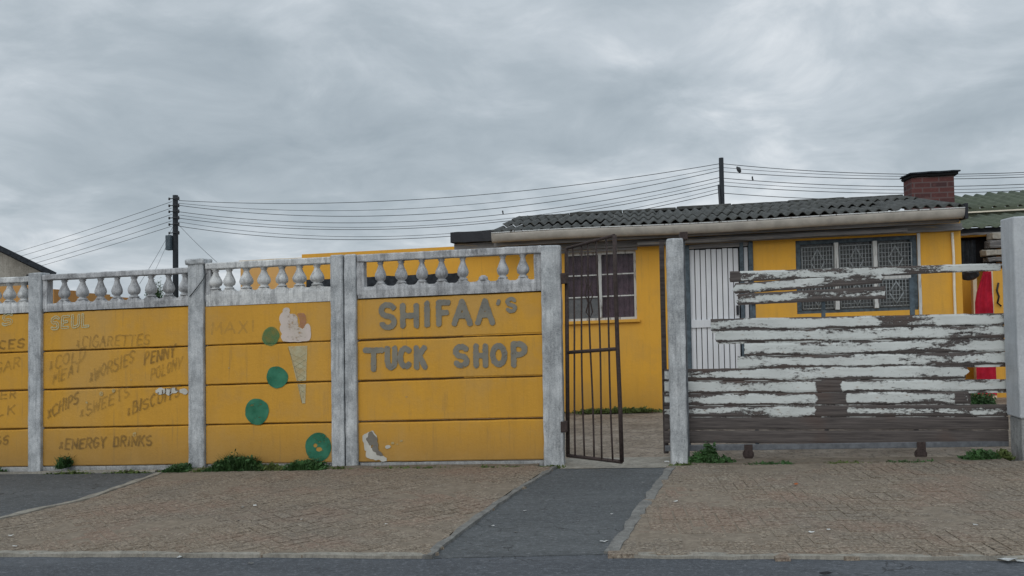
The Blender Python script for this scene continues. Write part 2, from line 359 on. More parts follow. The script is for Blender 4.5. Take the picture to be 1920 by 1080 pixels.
def brick_ground():
    mt, nt, b = new_mat('clay_paver'); p = mapv(nt)
    at_ = nd(nt, 'ShaderNodeAttribute', {}, attribute_name='tone').outputs['Fac']
    c = ramp(nt, at_, [(0, (.215, .168, .125)), (.5, (.245, .196, .148)), (1, (.28, .232, .18))])
    f = nz(nt, p, 75, 5, .75); a = nz(nt, p, 1.3, 5, .6)
    c = mix(nt, ramp(nt, f, [(.38, .9), (.54, 0.0)]), c, (.085, .07, .055))
    c = mix(nt, ramp(nt, nz(nt, mapv(nt, loc=(6, 6, 6)), 60, 4, .7), [(.52, 0.0), (.66, .8)]), c, (.36, .31, .25))
    c = mix(nt, ramp(nt, a, [(.45, 0.0), (.70, .55)]), c, (.165, .15, .13))
    c = mix(nt, ramp(nt, nz(nt, mapv(nt, loc=(1, 7, 2)), 1.9, 4, .6), [(.48, 0.0), (.64, .6)]), c, (.24, .165, .125))
    sk = nz(nt, mapv(nt, (1, 1.3, 1), loc=(3, 1, 6)), 46, 4, .8)
    c = mix(nt, ramp(nt, sk, [(.36, .85), (.46, 0.0)]), c, (.065, .055, .045)); c = mix(nt, ramp(nt, sk, [(.54, 0.0), (.64, .8)]), c, (.42, .37, .30))
    setb(nt, b, c, .95, .15); bump(nt, b, math_(nt, 'ADD', f, sk), .8, .008)
    return mt
M['paver'] = brick_ground()
def roof_mat(name, base, moss, light):
    mt, nt, b = new_mat(name); p = mapv(nt)
    a = nz(nt, p, 6, 6, .7); s = nz(nt, mapv(nt, (6, .8, 1)), 3, 5, .7); f = nz(nt, p, 50, 4, .7)
    c = ramp(nt, a, [(.3, tuple(x*.6 for x in base)), (.6, base), (.8, light)])
    c = mix(nt, ramp(nt, s, [(.5, 0.0), (.65, .7)]), c, moss)
    c = mix(nt, ramp(nt, f, [(.62, 0.0), (.74, .5)]), c, light)
    setb(nt, b, c, .9, .2); bump(nt, b, f, .5, .006)
    return mt
M['roof'] = roof_mat('roof_fibre_cement', (.085, .088, .085), (.04, .044, .038), (.19, .195, .185))
M['roofg'] = roof_mat('roof_mossy_green', (.10, .118, .085), (.07, .09, .06), (.17, .165, .125))
M['brickred'] = None
def brickwork():
    mt, nt, b = new_mat('chimney_brick')
    g = nt.nodes.new('ShaderNodeNewGeometry'); s = nd(nt, 'ShaderNodeSeparateXYZ', {0: g.outputs['Position']})
    v = nd(nt, 'ShaderNodeCombineXYZ', {0: math_(nt, 'ADD', s.outputs[0], s.outputs[1]), 1: s.outputs[2], 2: 0.0}).outputs[0]
    br = nd(nt, 'ShaderNodeTexBrick', {'Vector': v, 'Color1': (.115, .046, .043, 1), 'Color2': (.062, .034, .036, 1), 'Mortar': (.12, .09, .09, 1), 'Scale': 1.0, 'Mortar Size': .009, 'Brick Width': .23, 'Row Height': .078})
    f = nz(nt, mapv(nt), 14, 5, .7)
    c = mix(nt, ramp(nt, f, [(.5, 0.0), (.7, .6)]), br.outputs[0], (.16, .075, .07))
    setb(nt, b, c, .9, .2); bump(nt, b, br.outputs['Fac'], -.5, .006)
    return mt
M['brickred'] = brickwork()

# ------------------------------------------------------------------ ground
def sheet(name, pts, z, mat, kind='structure', sub=0, label=None, thick=None):
    mb = MB(); vs = [mb.b.verts.new((p[0], p[1], z)) for p in pts]; f = mb.b.faces.new(vs)
    if thick:
        r = bmesh.ops.extrude_face_region(mb.b, geom=[f])
        for v in [g for g in r['geom'] if isinstance(g, bmesh.types.BMVert)]: v.co.z -= thick
    return obj(name, mb, mat, kind=kind)
sheet('ground', [(-400, -60), (400, -60), (400, 600), (-400, 600)], -.035, M['dirt'])
sheet('road', [(-60, -30), (60, -30), (60, -2.4), (-60, -2.4)], 0.0, M['road'])
sheet('yard', [(-9, .12), (9, .12), (9, 14), (-9, 14)], -.012, M['sand'])
# side boundaries of the three paved areas, from the photograph
dl = [gd(800, 1048), gd(858, 1003), gd(915, 960), gd(975, 918), gd(1040, 879)]
dr = [gd(1140, 1040), gd(1170, 998), gd(1200, 955), gd(1228, 915), gd(1255, 878)]
la = [gd(300, 891), gd(252, 908), gd(200, 926), gd(150, 943), gd(80, 958), gd(0, 978)]
sheet('driveway', [(p.x, p.y) for p in dl] + [(p.x, p.y) for p in dr[::-1]], .004, M['drive'], thick=.03)
la2 = [(p.x, p.y) for p in la]
sheet('side_driveway', la2 + [(-7.2, -2.3), (-12, -2.3), (-12, -.02), (la2[0][0], -.02)], .004, M['drive'], thick=.03)
sheet('threshold', [(-.73, -.22), (.18, -.22), (.18, .3), (-.73, .3)], .008, M['kerb'])
def inside(x, y, poly):
    c = False; n = len(poly)
    for i in range(n):
        x0, y0 = poly[i]; x1, y1 = poly[(i+1) % n]
        if (y0 > y) != (y1 > y) and x < (x1-x0)*(y-y0)/(y1-y0)+x0: c = not c
    return c
def pavers(name, poly, ang, seed, mat):
    """brick paving laid in herringbone, one mesh, each brick a little uneven"""
    rnd = random.Random(seed); mb = MB(); lay = mb.b.verts.layers.float.new('tone')
    W = .082; xs = [p[0] for p in poly]; ys = [p[1] for p in poly]; cx, cy = sum(xs)/len(xs), sum(ys)/len(ys)
    n = int(max(max(xs)-min(xs), max(ys)-min(ys))/W)+4; ca, sa = math.cos(ang), math.sin(ang)
    for i in range(-n, n):
        for j in range(-n, n):
            d = (i-j) % 4
            if d == 0: a = (i, j, 2, 1)
            elif d == 3: a = (i, j, 1, 2)
            else: continue
            mx, my = (a[0]+a[2]/2)*W, (a[1]+a[3]/2)*W
            wx, wy = cx+mx*ca-my*sa, cy+mx*sa+my*ca
            if not inside(wx, wy, poly): continue
            hx, hy = a[2]*W/2-.002, a[3]*W/2-.002
            z = .018+rnd.uniform(-.002, .002)+.006*noise.noise((wx*1.5, wy*1.5, 0)); tx, ty = rnd.uniform(-.012, .012), rnd.uniform(-.012, .012)
            tone = min(1, max(0, .5+rnd.gauss(0, .28)))
            top = []; bot = []
            for (sx_, sy_) in ((-1, -1), (1, -1), (1, 1), (-1, 1)):
                for rr, lst, dz in ((.0, bot, -.03), (.004, top, 0)):
                    px_, py_ = mx+sx_*(hx-rr), my+sy_*(hy-rr)
                    v = mb.b.verts.new((cx+px_*ca-py_*sa, cy+px_*sa+py_*ca, z+dz+(tx*sx_*hx+ty*sy_*hy if dz == 0 else 0)))
                    v[lay] = tone; lst.append(v)
            mb.b.faces.new(top)
            for k in range(4): mb.b.faces.new((bot[k], bot[(k+1) % 4], top[(k+1) % 4], top[k]))
    return obj(name, mb, mat, kind='structure')
padL = [(-12, -2.74), (-7.2, -2.3)] + la2[::-1] + [(la2[0][0], -.14), (-.9, -.14)] + [(p.x-.03, p.y) for p in dl[::-1]]
padL = [(p[0], p[1]) for p in padL]; padL[-1] = (padL[-1][0], -2.74)
padR = [(dr[0].x+.05, -2.74)] + [(p.x+.05, p.y) for p in dr[1:]] + [(.32, -.16), (6.5, -.16), (6.5, -2.74)]
sheet('pavement_bed_west', padL, .0155, M['bed']); sheet('pavement_bed_east', padR, .0155, M['bed'])
pavers('pavement_west', padL, R(45), 1, M['paver']); pavers('pavement_east', padR, R(3), 2, M['paver'])
def edging(name, pts, w0, w1, mat, z=.03, seed=0):
    """a run of cast kerb blocks laid along a line"""
    mb = MB(); L = [Vector((p[0], p[1], 0)) for p in pts]; secs = []
    fine = []
    for a, b in zip(L, L[1:]):
        k = max(1, int((b-a).length/.08))
        fine += [a.lerp(b, i/k) for i in range(k)]
    fine.append(L[-1])
    for i, p in enumerate(fine):
        d = (fine[min(i+1, len(fine)-1)]-fine[max(i-1, 0)]).normalized(); nrm = Vector((-d.y, d.x, 0))
        t = i/(len(fine)-1); w = (w0+(w1-w0)*t)/2; q = [noise.noise(p*6+Vector((seed, k*3, 0)))*.022 for k in range(4)]
        secs.append([p-nrm*(w+q[0])+Vector((0, 0, -.03)), p-nrm*(w+q[0]-.006)+Vector((0, 0, z+q[2]*.4)), p+nrm*(w+q[1]-.006)+Vector((0, 0, z+q[3]*.4)), p+nrm*(w+q[1])+Vector((0, 0, -.03))])
    mb.strip(secs); return obj(name, mb, mat, kind='structure')
edging('kerb_west', [(-14, -2.76), (dl[0].x-.02, -2.77)], .075, .06, M['kerb'], .018, 1)
edging('kerb_east', [(dr[0].x+.05, -2.75), (2, -2.76), (9, -2.77)], .06, .055, M['kerb'], .018, 2)
edging('driveway_edging_west', [(p.x, p.y) for p in dl], .06, .05, M['kerbL'], .02, 3)
edging('driveway_edging_east', [(p.x+.02, p.y) for p in dr], .075, .08, M['kerbL'], .02, 4)
edging('side_driveway_edging', la2 + [(-7.2, -2.3)], .07, .10, M['kerb'], .026, 5)
edging('wall_foot_west', [(-9, -.13), (-4.35, -.13)], .05, .05, M['kerb'], .022, 6)
edging('wall_foot_east', [(-4.25, -.085), (-.92, -.085)], .14, .10, M['dirt'], .022, 7)
edging('gate_track_strip', [(.33, -.03), (1.5, -.04), (2.7, -.05)], .22, .22, M['dirt'], .02, 8)

# ------------------------------------------------------------------ precast fence
PF = {}
def panel(parent, x0, x1, z0, z1, seed, mat, dy=0.0):
    """a precast slab: chamfered upper and lower front edges, slightly warped"""
    mb = MB(); n = max(3, int((x1-x0)/.05)); secs = []
    for i in range(n+1):
        x = x0+(x1-x0)*i/n; w = noise.noise((x*1.7, seed*5.3, 0))*.003; wz = noise.noise((x*2.3, seed*2.1, 4))*.006+noise.noise((x*19, seed*2.1, 4))*.003; wb = noise.noise((x*2.3, seed*2.1+3, 9))*.004+noise.noise((x*15, seed, 2))*.002
        y = dy+w; a, b = z0+.002+wb, z1-.010+wz
        secs.append([(x, y+.045, a), (x, y+.006, a), (x, y, a+.008), (x, y, b-.010), (x, y+.012, b), (x, y+.036, b+.001), (x, y+.037, z1-.001), (x, y+.045, z1-.001)])
    mb.strip(secs)
    return obj('panel', mb, mat, parent)
def balustrade(parent, x0, x1, xs, zb, zt, rail_h, foot_h, mat, seed, ww=.047, stubs=()):
    """moulded concrete balustrade slab: scalloped foot, turned balusters, top rail"""
    g = obj('top_rail', MB().rbox(x0, x1, -.03, .075, zt-rail_h, zt, .05, .004, .01, seed), mat, parent)
    n = int((x1-x0)/.012); secs = []
    for i in range(n+1):
        x = x0+(x1-x0)*i/n
        d = min([abs(x-b) for b in list(xs)+list(stubs)]+[9]); h = foot_h + (.030*max(0, 1-(d/.055)**2) if d < .055 else 0)
        h += noise.noise((x*14, seed, 0))*.006
        secs.append([(x, .06, zb), (x, -.008, zb), (x, -.014, zb+foot_h*.7), (x, -.008, zb+h), (x, .06, zb+h)])
    obj('foot_rail', MB().strip(secs), mat, parent)
    a, b = zb+foot_h+.02, zt-rail_h+.004; H = b-a
    for k, x in enumerate(list(xs)):
        q = random.Random(seed*17+k); s = ww*q.uniform(.9, 1.08)
        prof = [(s*.80, a), (s*.80, a+.05*H), (s*.55, a+.09*H), (s*.62, a+.14*H), (s*.9, a+.20*H), (s*1.03, a+.32*H), (s*.98, a+.42*H), (s*.78, a+.55*H), (s*.55, a+.68*H), (s*.42, a+.80*H), (s*.40, a+.86*H), (s*.60, a+.90*H), (s*.42, a+.93*H), (s*.75, a+.97*H), (s*.75, b)]
        mb = MB().lathe(prof, x, .024, 16)
        for v in mb.b.verts: v.co += noise.noise_vector(v.co*30)*.003
        obj('baluster', mb, mat, parent)
    for x in stubs:
        obj('baluster_stub', MB().lathe([(ww*.8, a-.01), (ww*.7, a+.02), (ww*.3, a+.035)], x, .024, 12), mat, parent)
def post(parent, x0, x1, z1, seed, y0=-.035, y1=.10, name='post', cap=None, mat=None):
    o = obj(name, MB().rbox(x0, x1, y0, y1, -.05, z1, .06, .004, .012, seed), mat or M['post'], parent)
    if cap: obj('post_cap', MB().rbox(x0-cap, x1+cap, y0-cap*.8, y1+cap*.8, z1-.01, z1+.045, .03, .008, .016, seed+5), mat or M['post'], o)
    return o
X = lambda px, py=700: at(px, py, 0).x
ZS = [.045, .40, .757, 1.113, 1.478]
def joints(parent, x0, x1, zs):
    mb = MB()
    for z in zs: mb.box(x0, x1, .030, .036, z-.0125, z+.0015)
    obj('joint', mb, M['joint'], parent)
west = thing('precast_wall', (-4.0, 0, 0), 'long yellow precast wall painted with a shopping list, green dots and an ice cream cone', 'wall')
bays = [(-8.7, -7.29), (-7.17, -5.69), (X(82, 700), X(354)), (X(388), X(622))]
for i, (a, b) in enumerate(bays):
    for k in range(4):
        panel(west, a-.01, b+.01, ZS[k], ZS[k+1], i*7+k, M['yellow'], .002*((k*3+i) % 3-1))
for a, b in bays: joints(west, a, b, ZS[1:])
obj('plinth', MB().rbox(-8.7, -4.11, -.005, .05, -.04, .04, .06, .003, .006, 3), M['plinth'], west)
obj('plinth', MB().rbox(-3.93, -2.76, .0, .05, -.04, .035, .06, .003, .006, 4), M['plinth'], west)
for (a, b, z, s, cap) in ((-7.29, -7.17, 1.85, 1, None), (at(57, 700, 0).x, at(81, 700, 0).x, 1.845, 2, None), (X(356), X(385), 1.855, 3, .022), (X(623), X(647), 1.868, 4, None)):
    post(west, a, b, z, s, cap=cap)
balustrade(west, bays[0][0], bays[0][1], [-8.5+.165*i for i in range(8)], 1.478, 1.80, .05, .085, M['railw'], 11)
balustrade(west, bays[1][0], bays[1][1]+.02, [at(42, 545, 0).x-.150*i for i in range(9)], 1.478, 1.815, .055, .09, M['railw'], 12, .057)
balustrade(west, bays[2][0], bays[2][1]+.01, [at(p, 540, 0).x for p in (118, 152, 186, 217, 249, 281, 314, 345)], 1.478, 1.822, .052, .075, M['rail'], 13, .054)
balustrade(west, bays[3][0], bays[3][1]+.01, [at(p, 530, 0).x for p in (402, 428, 460, 493, 527, 560, 593)], 1.462, 1.853, .06, .13, M['railw'], 14, .058)
for b in (bays[2], bays[3]):
    obj('end_stile', MB().rbox(b[0]-.005, b[0]+.045, -.012, .07, 1.50, 1.80, .04, .004, .006, 9), M['rail'], west)
obj('dangling_wire', MB().path([at(388, 512, -.045), at(378, 528, -.05), at(368, 541, -.05), at(356, 556, -.045)], .004), M['wire'], west)

east = thing('precast_wall', (-1.7, 0, 0), "yellow precast wall section lettered SHIFAA'S TUCK SHOP beside the open barred gate", 'wall')
e0, e1 = X(673), X(1018)
for k in range(4): panel(east, e0-.01, e1+.01, ZS[k], ZS[k+1]-.004, 40+k, M['yellow'], .002*(k % 2))
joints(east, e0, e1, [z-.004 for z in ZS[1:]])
obj('plinth', MB().rbox(e0, e1, .004, .05, -.04, .04, .06, .003, .006, 5), M['plinth'], east)
post(east, X(649), X(671), 1.865, 6); post(east, X(1018), X(1055), 1.853, 7)
balustrade(east, e0, e1+.01, [at(p, 510, 0).x for p in (712, 751, 790, 827, 867, 942, 980)], 1.474, 1.858, .065, .10, M['rail'], 15, .054, stubs=(at(905, 505, 0).x,))
obj('end_stile', MB().rbox(e0-.01, e0+.06, -.012, .07, 1.50, 1.80, .04, .004, .006, 9), M['rail'], east)
obj('end_stile', MB().rbox(e1-.06, e1+.01, -.012, .07, 1.50, 1.80, .04, .004, .006, 8), M['rail'], east)

# ------------------------------------------------------------------ brush lettering and painted marks
def arc(cx, cy, rx, ry, a0, a1, n=10):
    return [(cx+rx*math.cos(R(a0+(a1-a0)*i/n)), cy+ry*math.sin(R(a0+(a1-a0)*i/n))) for i in range(n+1)]
G = {
 'S': [arc(.5, .75, .42, .25, 30, 270, 10)+arc(.5, .25, .42, .25, 90, -150, 10)[1:]],
 'H': [[(.08, 0), (.08, 1)], [(.92, 0), (.92, 1)], [(.08, .5), (.92, .5)]], 'I': [[(.5, 0), (.5, 1)]],
 'F': [[(.12, 0), (.12, 1), (.95, 1)], [(.12, .52), (.8, .52)]], 'A': [[(0, 0), (.5, 1), (1, 0)], [(.22, .36), (.78, .36)]],
 "'": [[(.6, 1), (.4, .7)]], 'T': [[(0, 1), (1, 1)], [(.5, 1), (.5, 0)]],
 'U': [[(.1, 1), (.1, .35)]+arc(.5, .35, .4, .35, 180, 360, 8)+[(.9, 1)]], 'C': [arc(.55, .5, .48, .5, 50, 310, 14)],
 'K': [[(.1, 0), (.1, 1)], [(.9, 1), (.12, .42)], [(.4, .6), (.95, 0)]], 'O': [arc(.5, .5, .44, .5, 0, 360, 18)],
 'P': [[(.12, 0), (.12, 1), (.5, 1)]+arc(.5, .74, .42, .26, 90, -90, 8)+[(.12, .48)]],
 'E': [[(.9, 0), (.12, 0), (.12, 1), (.9, 1)], [(.12, .52), (.75, .52)]], 'N': [[(.08, 0), (.08, 1), (.92, 0), (.92, 1)]],
 'R': [[(.12, 0), (.12, 1), (.5, 1)]+arc(.5, .75, .38, .25, 90, -90, 8)+[(.12, .5)], [(.45, .5), (.92, 0)]],
 'G': [arc(.52, .5, .45, .5, 50, 340, 14)+[(.95, .45), (.6, .45)]], 'Y': [[(0, 1), (.5, .5), (1, 1)], [(.5, .5), (.5, 0)]],
 'D': [[(.1, 0), (.1, 1), (.4, 1)]+arc(.4, .5, .5, .5, 90, -90, 10)+[(.1, 0)]], 'M': [[(0, 0), (.08, 1), (.5, .35), (.92, 1), (1, 0)]],
 'L': [[(.12, 1), (.12, 0), (.88, 0)]], 'J': [[(.8, 1), (.8, .3)]+arc(.45, .3, .35, .3, 0, -170, 8)], 'W': [[(0, 1), (.25, 0), (.5, .7), (.75, 0), (1, 1)]],
 'B': [[(.12, 0), (.12, 1), (.5, 1)]+arc(.5, .76, .32, .24, 90, -90, 7)+[(.12, .52)], [(.5, .52)]+arc(.5, .26, .4, .26, 90, -90, 7)+[(.12, 0)]],
 'X': [[(.1, 0), (.9, 1)], [(.1, 1), (.9, 0)]], 'x': [[(.2, .1), (.7, .65)], [(.2, .65), (.7, .1)]], 'V': [[(0, 1), (.5, 0), (1, 1)]]}
def seg_d(px, pz, a, b):
    vx, vz = b[0]-a[0], b[1]-a[1]; L = vx*vx+vz*vz
    t = 0 if L < 1e-12 else max(0, min(1, ((px-a[0])*vx+(pz-a[1])*vz)/L))
    return math.hypot(px-a[0]-t*vx, pz-a[1]-t*vz)
def iso_mesh(name, field, x0, x1, z0, z1, step, mat, parent, y, label=None):
    """flat paint film over the area where field(x, z) > 0"""
    nx, nz_ = int((x1-x0)/step)+2, int((z1-z0)/step)+2
    V = [[field(x0+i*step, z0+j*step) for j in range(nz_+1)] for i in range(nx+1)]
    mb = MB(); cache = {}
    def vert(x, z):
        k = (round(x, 6), round(z, 6))
        if k not in cache: cache[k] = mb.b.verts.new((x, y, z))
        return cache[k]
    for i in range(nx):
        for j in range(nz_):
            c = [(x0+i*step, z0+j*step, V[i][j]), (x0+(i+1)*step, z0+j*step, V[i+1][j]), (x0+(i+1)*step, z0+(j+1)*step, V[i+1][j+1]), (x0+i*step, z0+(j+1)*step, V[i][j+1])]
            if all(q[2] <= 0 for q in c): continue
            out = []
            for k in range(4):
                a, b = c[k], c[(k+1) % 4]
                if a[2] > 0: out.append((a[0], a[1]))
                if (a[2] > 0) != (b[2] > 0):
                    t = a[2]/(a[2]-b[2]); out.append((a[0]+(b[0]-a[0])*t, a[1]+(b[1]-a[1])*t))
            vs = []
            for p in out:
                v = vert(*p)
                if v not in vs: vs.append(v)
            if len(vs) > 2:
                try: mb.b.faces.new(vs)
                except ValueError: pass
    return obj(name, mb, mat, parent, label=label)
def strokes_mesh(name, polys, hw, mat, parent, y, label=None, outline=0, step=.006, rag=.0025):
    xs = [p[0] for q in polys for p in q]; zs = [p[1] for q in polys for p in q]
    segs = [(q[i], q[i+1]) for q in polys for i in range(len(q)-1)]
    def field(x, z):
        d = 9
        for a, b in segs:
            if min(a[0], b[0])-.06 < x < max(a[0], b[0])+.06: d = min(d, seg_d(x, z, a, b))
        r = noise.noise((x*45, z*45, 3))*rag
        return (outline-abs(d-hw) if outline else hw-d)+r
    p = hw+outline+.01
    return iso_mesh(name, field, min(xs)-p, max(xs)+p, min(zs)-p, max(zs)+p, step, mat, parent, y, label)
def word_polys(text, a, b, h, slant=.0, gap=.28, jit=.05, seed=1, angle=None):
    """text on the baseline from pixel a to pixel b, h pixels tall"""
    A, B = at(a[0], a[1], 0), at(b[0], b[1], 0); T = at(a[0], a[1]-h, 0); H = (T-A).z
    ux, uz = B.x-A.x, B.z-A.z; L = math.hypot(ux, uz); ux /= L; uz /= L
    wts = [{'I': .35, "'": .35, 'x': .7, ' ': .8}.get(ch, 1) for ch in text]
    tot = sum(wts)+gap*(len(text)-1); u = L/tot; x = 0; out = []; q = random.Random(seed)
    for ch, w in zip(text, wts):
        if ch in G:
            jy = q.uniform(-jit, jit)*H; js = 1+q.uniform(-jit, jit)*1.5
            for pl in G[ch]:
                out.append([(A.x+ux*(x+px_*w*u+slant*pz_*H)+.012*noise.noise((px_*2+x*9, pz_*2, seed)), A.z+uz*(x+px_*w*u)+jy+pz_*H*js+.012*noise.noise((px_*2, pz_*2+x*9, seed+7))) for px_, pz_ in pl])
        x += (w+gap)*u
    return out
def glyph_box(ch, x0, x1, ytop, ybot):
    a, b = at(x0, ybot, 0), at(x1, ytop, 0)
    c = at(x1, ybot, 0)
    return [[(a.x+(b.x-a.x)*u, a.z+(c.z-a.z)*u+(b.z-c.z)*v) for u, v in pl] for pl in G[ch]]
def soft_mark(name, col, lo, hi):
    """marker or thin paint soaked into the wall: never quite solid"""
    mt, nt, b = new_mat(name); n = nz(nt, mapv(nt, loc=(4, 2, 9)), 13, 5, .65)
    setb(nt, b, col, .85, .2)
    tr = nt.nodes.new('ShaderNodeBsdfTransparent'); mx = nt.nodes.new('ShaderNodeMixShader')
    nt.links.new(ramp(nt, n, [(.32, lo), (.66, hi)]), mx.inputs[0]); nt.links.new(tr.outputs[0], mx.inputs[1]); nt.links.new(b.outputs[0], mx.inputs[2])
    nt.links.new(mx.outputs[0], nt.nodes['Material Output'].inputs[0])
    return mt
M['lgrey'] = paint_mark('grey_lettering', (.175, .170, .150), .97, 22, (.23, .215, .175))
M['ldark'] = soft_mark('faded_dark_lettering', (.11, .08, .045), .18, .52)
M['ldark2'] = soft_mark('very_faded_lettering', (.12, .09, .05), .08, .38)
M['lfaint'] = soft_mark('ghost_lettering', (.22, .20, .13), .02, .20)
M['chalk'] = soft_mark('pale_chalk_paint', (.46, .54, .40), .35, .85)
M['green'] = paint_mark('green_dot_paint', (.02, .115, .065), .93, 18, (.05, .20, .125))
M['greenf'] = soft_mark('faded_green_dot_paint', (.09, .20, .09), .5, .85)
M['ice'] = paint_mark('ice_cream_paint', (.52, .46, .40), .90, 18, (.60, .52, .48))
M['pink'] = soft_mark('pink_paint', (.42, .22, .15), .35, .75)
M['cone'] = soft_mark('cone_paint', (.52, .50, .34), .45, .85)
M['cline'] = soft_mark('cone_line_paint', (.20, .20, .10), .15, .5)
M['primer'] = paint_mark('bare_white_primer', (.56, .55, .50), 1.0, 10)
M['chip'] = paint_mark('pale_old_paint', (.50, .40, .20), .8, 40)
M['cement'] = paint_mark('bare_cement', (.19, .175, .15), 1.0, 30)
YF = -.0065
bx = lambda x0, x1, yt, yb: (640+x0/2.347, 640+x1/2.347, 440+yt/2.347, 440+yb/2.347)
polys = []
for ch, q in (('S', bx(172, 238, 308, 408)), ('H', bx(266, 336, 312, 400)), ('I', bx(368, 388, 302, 396)), ('F', bx(424, 472, 298, 392)), ('A', bx(498, 566, 294, 390)), ('A', bx(602, 664, 292, 386)), ("'", bx(684, 700, 292, 328)), ('S', bx(728, 768, 282, 336))):
    polys += glyph_box(ch, *q)
small = polys[-2:]; big = polys[:-2]
strokes_mesh('lettering', small, .0165, M['lgrey'], east, YF, 'small raised apostrophe and S', step=.0055, rag=.004)
strokes_mesh('lettering', big, .0245, M['lgrey'], east, YF, "grey block letters SHIFAA'S", step=.0055, rag=.005)
polys = []
for ch, q in (('T', bx(108, 178, 508, 592)), ('U', bx(200, 240, 500, 584)), ('C', bx(258, 304, 500, 580)), ('K', bx(328, 370, 498, 582)), ('S', bx(500, 556, 492, 576)), ('H', bx(590, 638, 490, 574)), ('O', bx(664, 722, 488, 570)), ('P', bx(752, 812, 480, 572))):
    polys += glyph_box(ch, *q)
strokes_mesh('lettering', polys, .0245, M['lgrey'], east, YF, 'grey block letters TUCK SHOP', step=.0055, rag=.005)
for txt, a, b, h, hw, mt in (
    ('xCIGARETTES', (143, 651), (281, 646), 19, .0058, 'ldark2'), ('xCOLD', (92, 694), (160, 673), 21, .006, 'ldark2'), ('MEAT', (100, 721), (152, 696), 20, .006, 'ldark2'),
    ('xWORSIES', (168, 716), (252, 679), 22, .0068, 'ldark2'), ('PENNY', (270, 684), (328, 668), 21, .007, 'ldark'), ('POLONY', (282, 714), (341, 689), 21, .006, 'ldark2'),
    ('xCHIPS', (90, 786), (147, 755), 22, .0068, 'ldark'), ('xSWEETS', (150, 784), (243, 743), 21, .0062, 'ldark2'), ('xBISCUITS', (238, 780), (338, 741), 21, .0066, 'ldark'),
    ('xENERGY DRINKS', (112, 842), (284, 834), 18, .0072, 'ldark'),
    ('JUICES', (-45, 656), (46, 651), 15, .0072, 'ldark'), ('SUGAR', (-42, 716), (38, 687), 20, .0062, 'ldark2'), ('BUTTER', (-60, 752), (30, 746), 14, .0062, 'ldark2'),
    ('MILK', (-32, 783), (28, 776), 18, .0062, 'ldark2'), ('EGGS', (-38, 837), (17, 833), 15, .0072, 'ldark')):
    strokes_mesh('lettering', word_polys(txt, a, b, h, .12, seed=len(txt)+int(a[0])), hw*1.22, M[mt], west, YF, 'faded handwritten '+txt.replace('x', ''), step=.005)
strokes_mesh('lettering', word_polys('SEUL', (97, 616), (168, 611), 21, .05, .35), .009, M['chalk'], west, YF, 'pale bubble letters near the top', outline=.0042, step=.004)
strokes_mesh('lettering', word_polys('MAXI', (398, 626), (478, 622), 20, .05, .35), .009, M['lfaint'], west, YF, 'almost vanished letters', step=.006)
strokes_mesh('lettering', word_polys('AS', (-22, 612), (24, 608), 20, .05, .35), .009, M['chalk'], west, YF, 'pale bubble letters cut by the photo edge', outline=.0042, step=.004)
def ell(px_, py_, rx, ry, tilt=0):
    c = at(px_, py_, 0); sx = abs(at(px_+rx, py_, 0).x-c.x); sz = abs(at(px_, py_-ry, 0).z-c.z)
    return c.x, c.z, sx, sz, tilt
def ell_f(e, x, z):
    cx, cz, sx, sz, t = e; dx, dz = x-cx, z-cz; c, s = math.cos(t), math.sin(t); u, v = dx*c+dz*s, -dx*s+dz*c
    r = math.hypot(u/sx, v/sz); return (1-r)*min(sx, sz)
def blob(name, es, mat, label, y=YF, zlim=None, minus=(), rag=.004, step=.008, parent=west):
    def field(x, z):
        v = max(ell_f(e, x, z) for e in es)
        for e in minus: v = min(v, -ell_f(e, x, z)-.001)
        if zlim: v = min(v, z-zlim[0], zlim[1]-z)
        return v+noise.noise((x*22, z*22, 1))*rag+noise.noise((x*8, z*8, 5))*.009
    return iso_mesh(name, field, min(e[0]-e[2]*1.2 for e in es), max(e[0]+e[2]*1.2 for e in es), min(e[1]-e[3]*1.2 for e in es), max(e[1]+e[3]*1.2 for e in es), step, mat, parent, y, label)
scoop = [ell(*q) for q in ((538, 582, 7, 6), (536, 598, 12, 14), (542, 615, 16, 16), (543, 632, 15, 14), (560, 634, 17, 12), (574, 628, 10, 14), (577, 618, 6, 12), (548, 608, 13, 12), (556, 624, 14, 12), (550, 600, 10, 12))]
blob('green_dot', [ell(508, 631, 16, 18, -.5)], M['greenf'], 'faded green dot beside the ice cream', minus=scoop)
blob('green_dot', [ell(520, 707, 20, 20)], M['green'], 'green dot, topmost of the three dark ones')
blob('green_dot', [ell(482, 772, 22, 25, .2)], M['green'], 'green dot in the middle')
blob('green_dot', [ell(597, 838, 24, 27, .2)], M['green'], 'large green dot low by the double post', minus=(ell(599, 842, 5, 4), ell(592, 835, 3, 3)))
blob('ice_cream_scoop', scoop, M['ice'], 'white soft ice cream swirl', zlim=(ZS[3]+.004, ZS[4]-.02))
blob('ice_cream_flake', [ell(568, 602, 8, 16), ell(562, 596, 8, 10)], M['pink'], None, minus=scoop, y=YF+.0008)
def tri_f(x, z):
    l = at(541, 648, 0); r = at(577, 648, 0); b0 = at(567, 757, 0); b1 = at(573, 757, 0)
    t = (z-b0.z)/(l.z-b0.z)
    if not 0 <= t <= 1: return -1
    xl, xr = b0.x+(l.x-b0.x)*t, b1.x+(r.x-b1.x)*t
    return min(x-xl, xr-x)+noise.noise((x*30, z*30, 0))*.002
for k in (2, 1):
    lo, hi = ZS[k]+.012, ZS[k+1]-.018
    iso_mesh('ice_cream_cone', lambda x, z: min(tri_f(x, z), z-lo, hi-z), X(538), X(580), lo-.01, hi+.01, .006, M['cone'], west, YF)
ln = []
l, r, b0 = at(543, 652, 0), at(576, 652, 0), at(570, 754, 0)
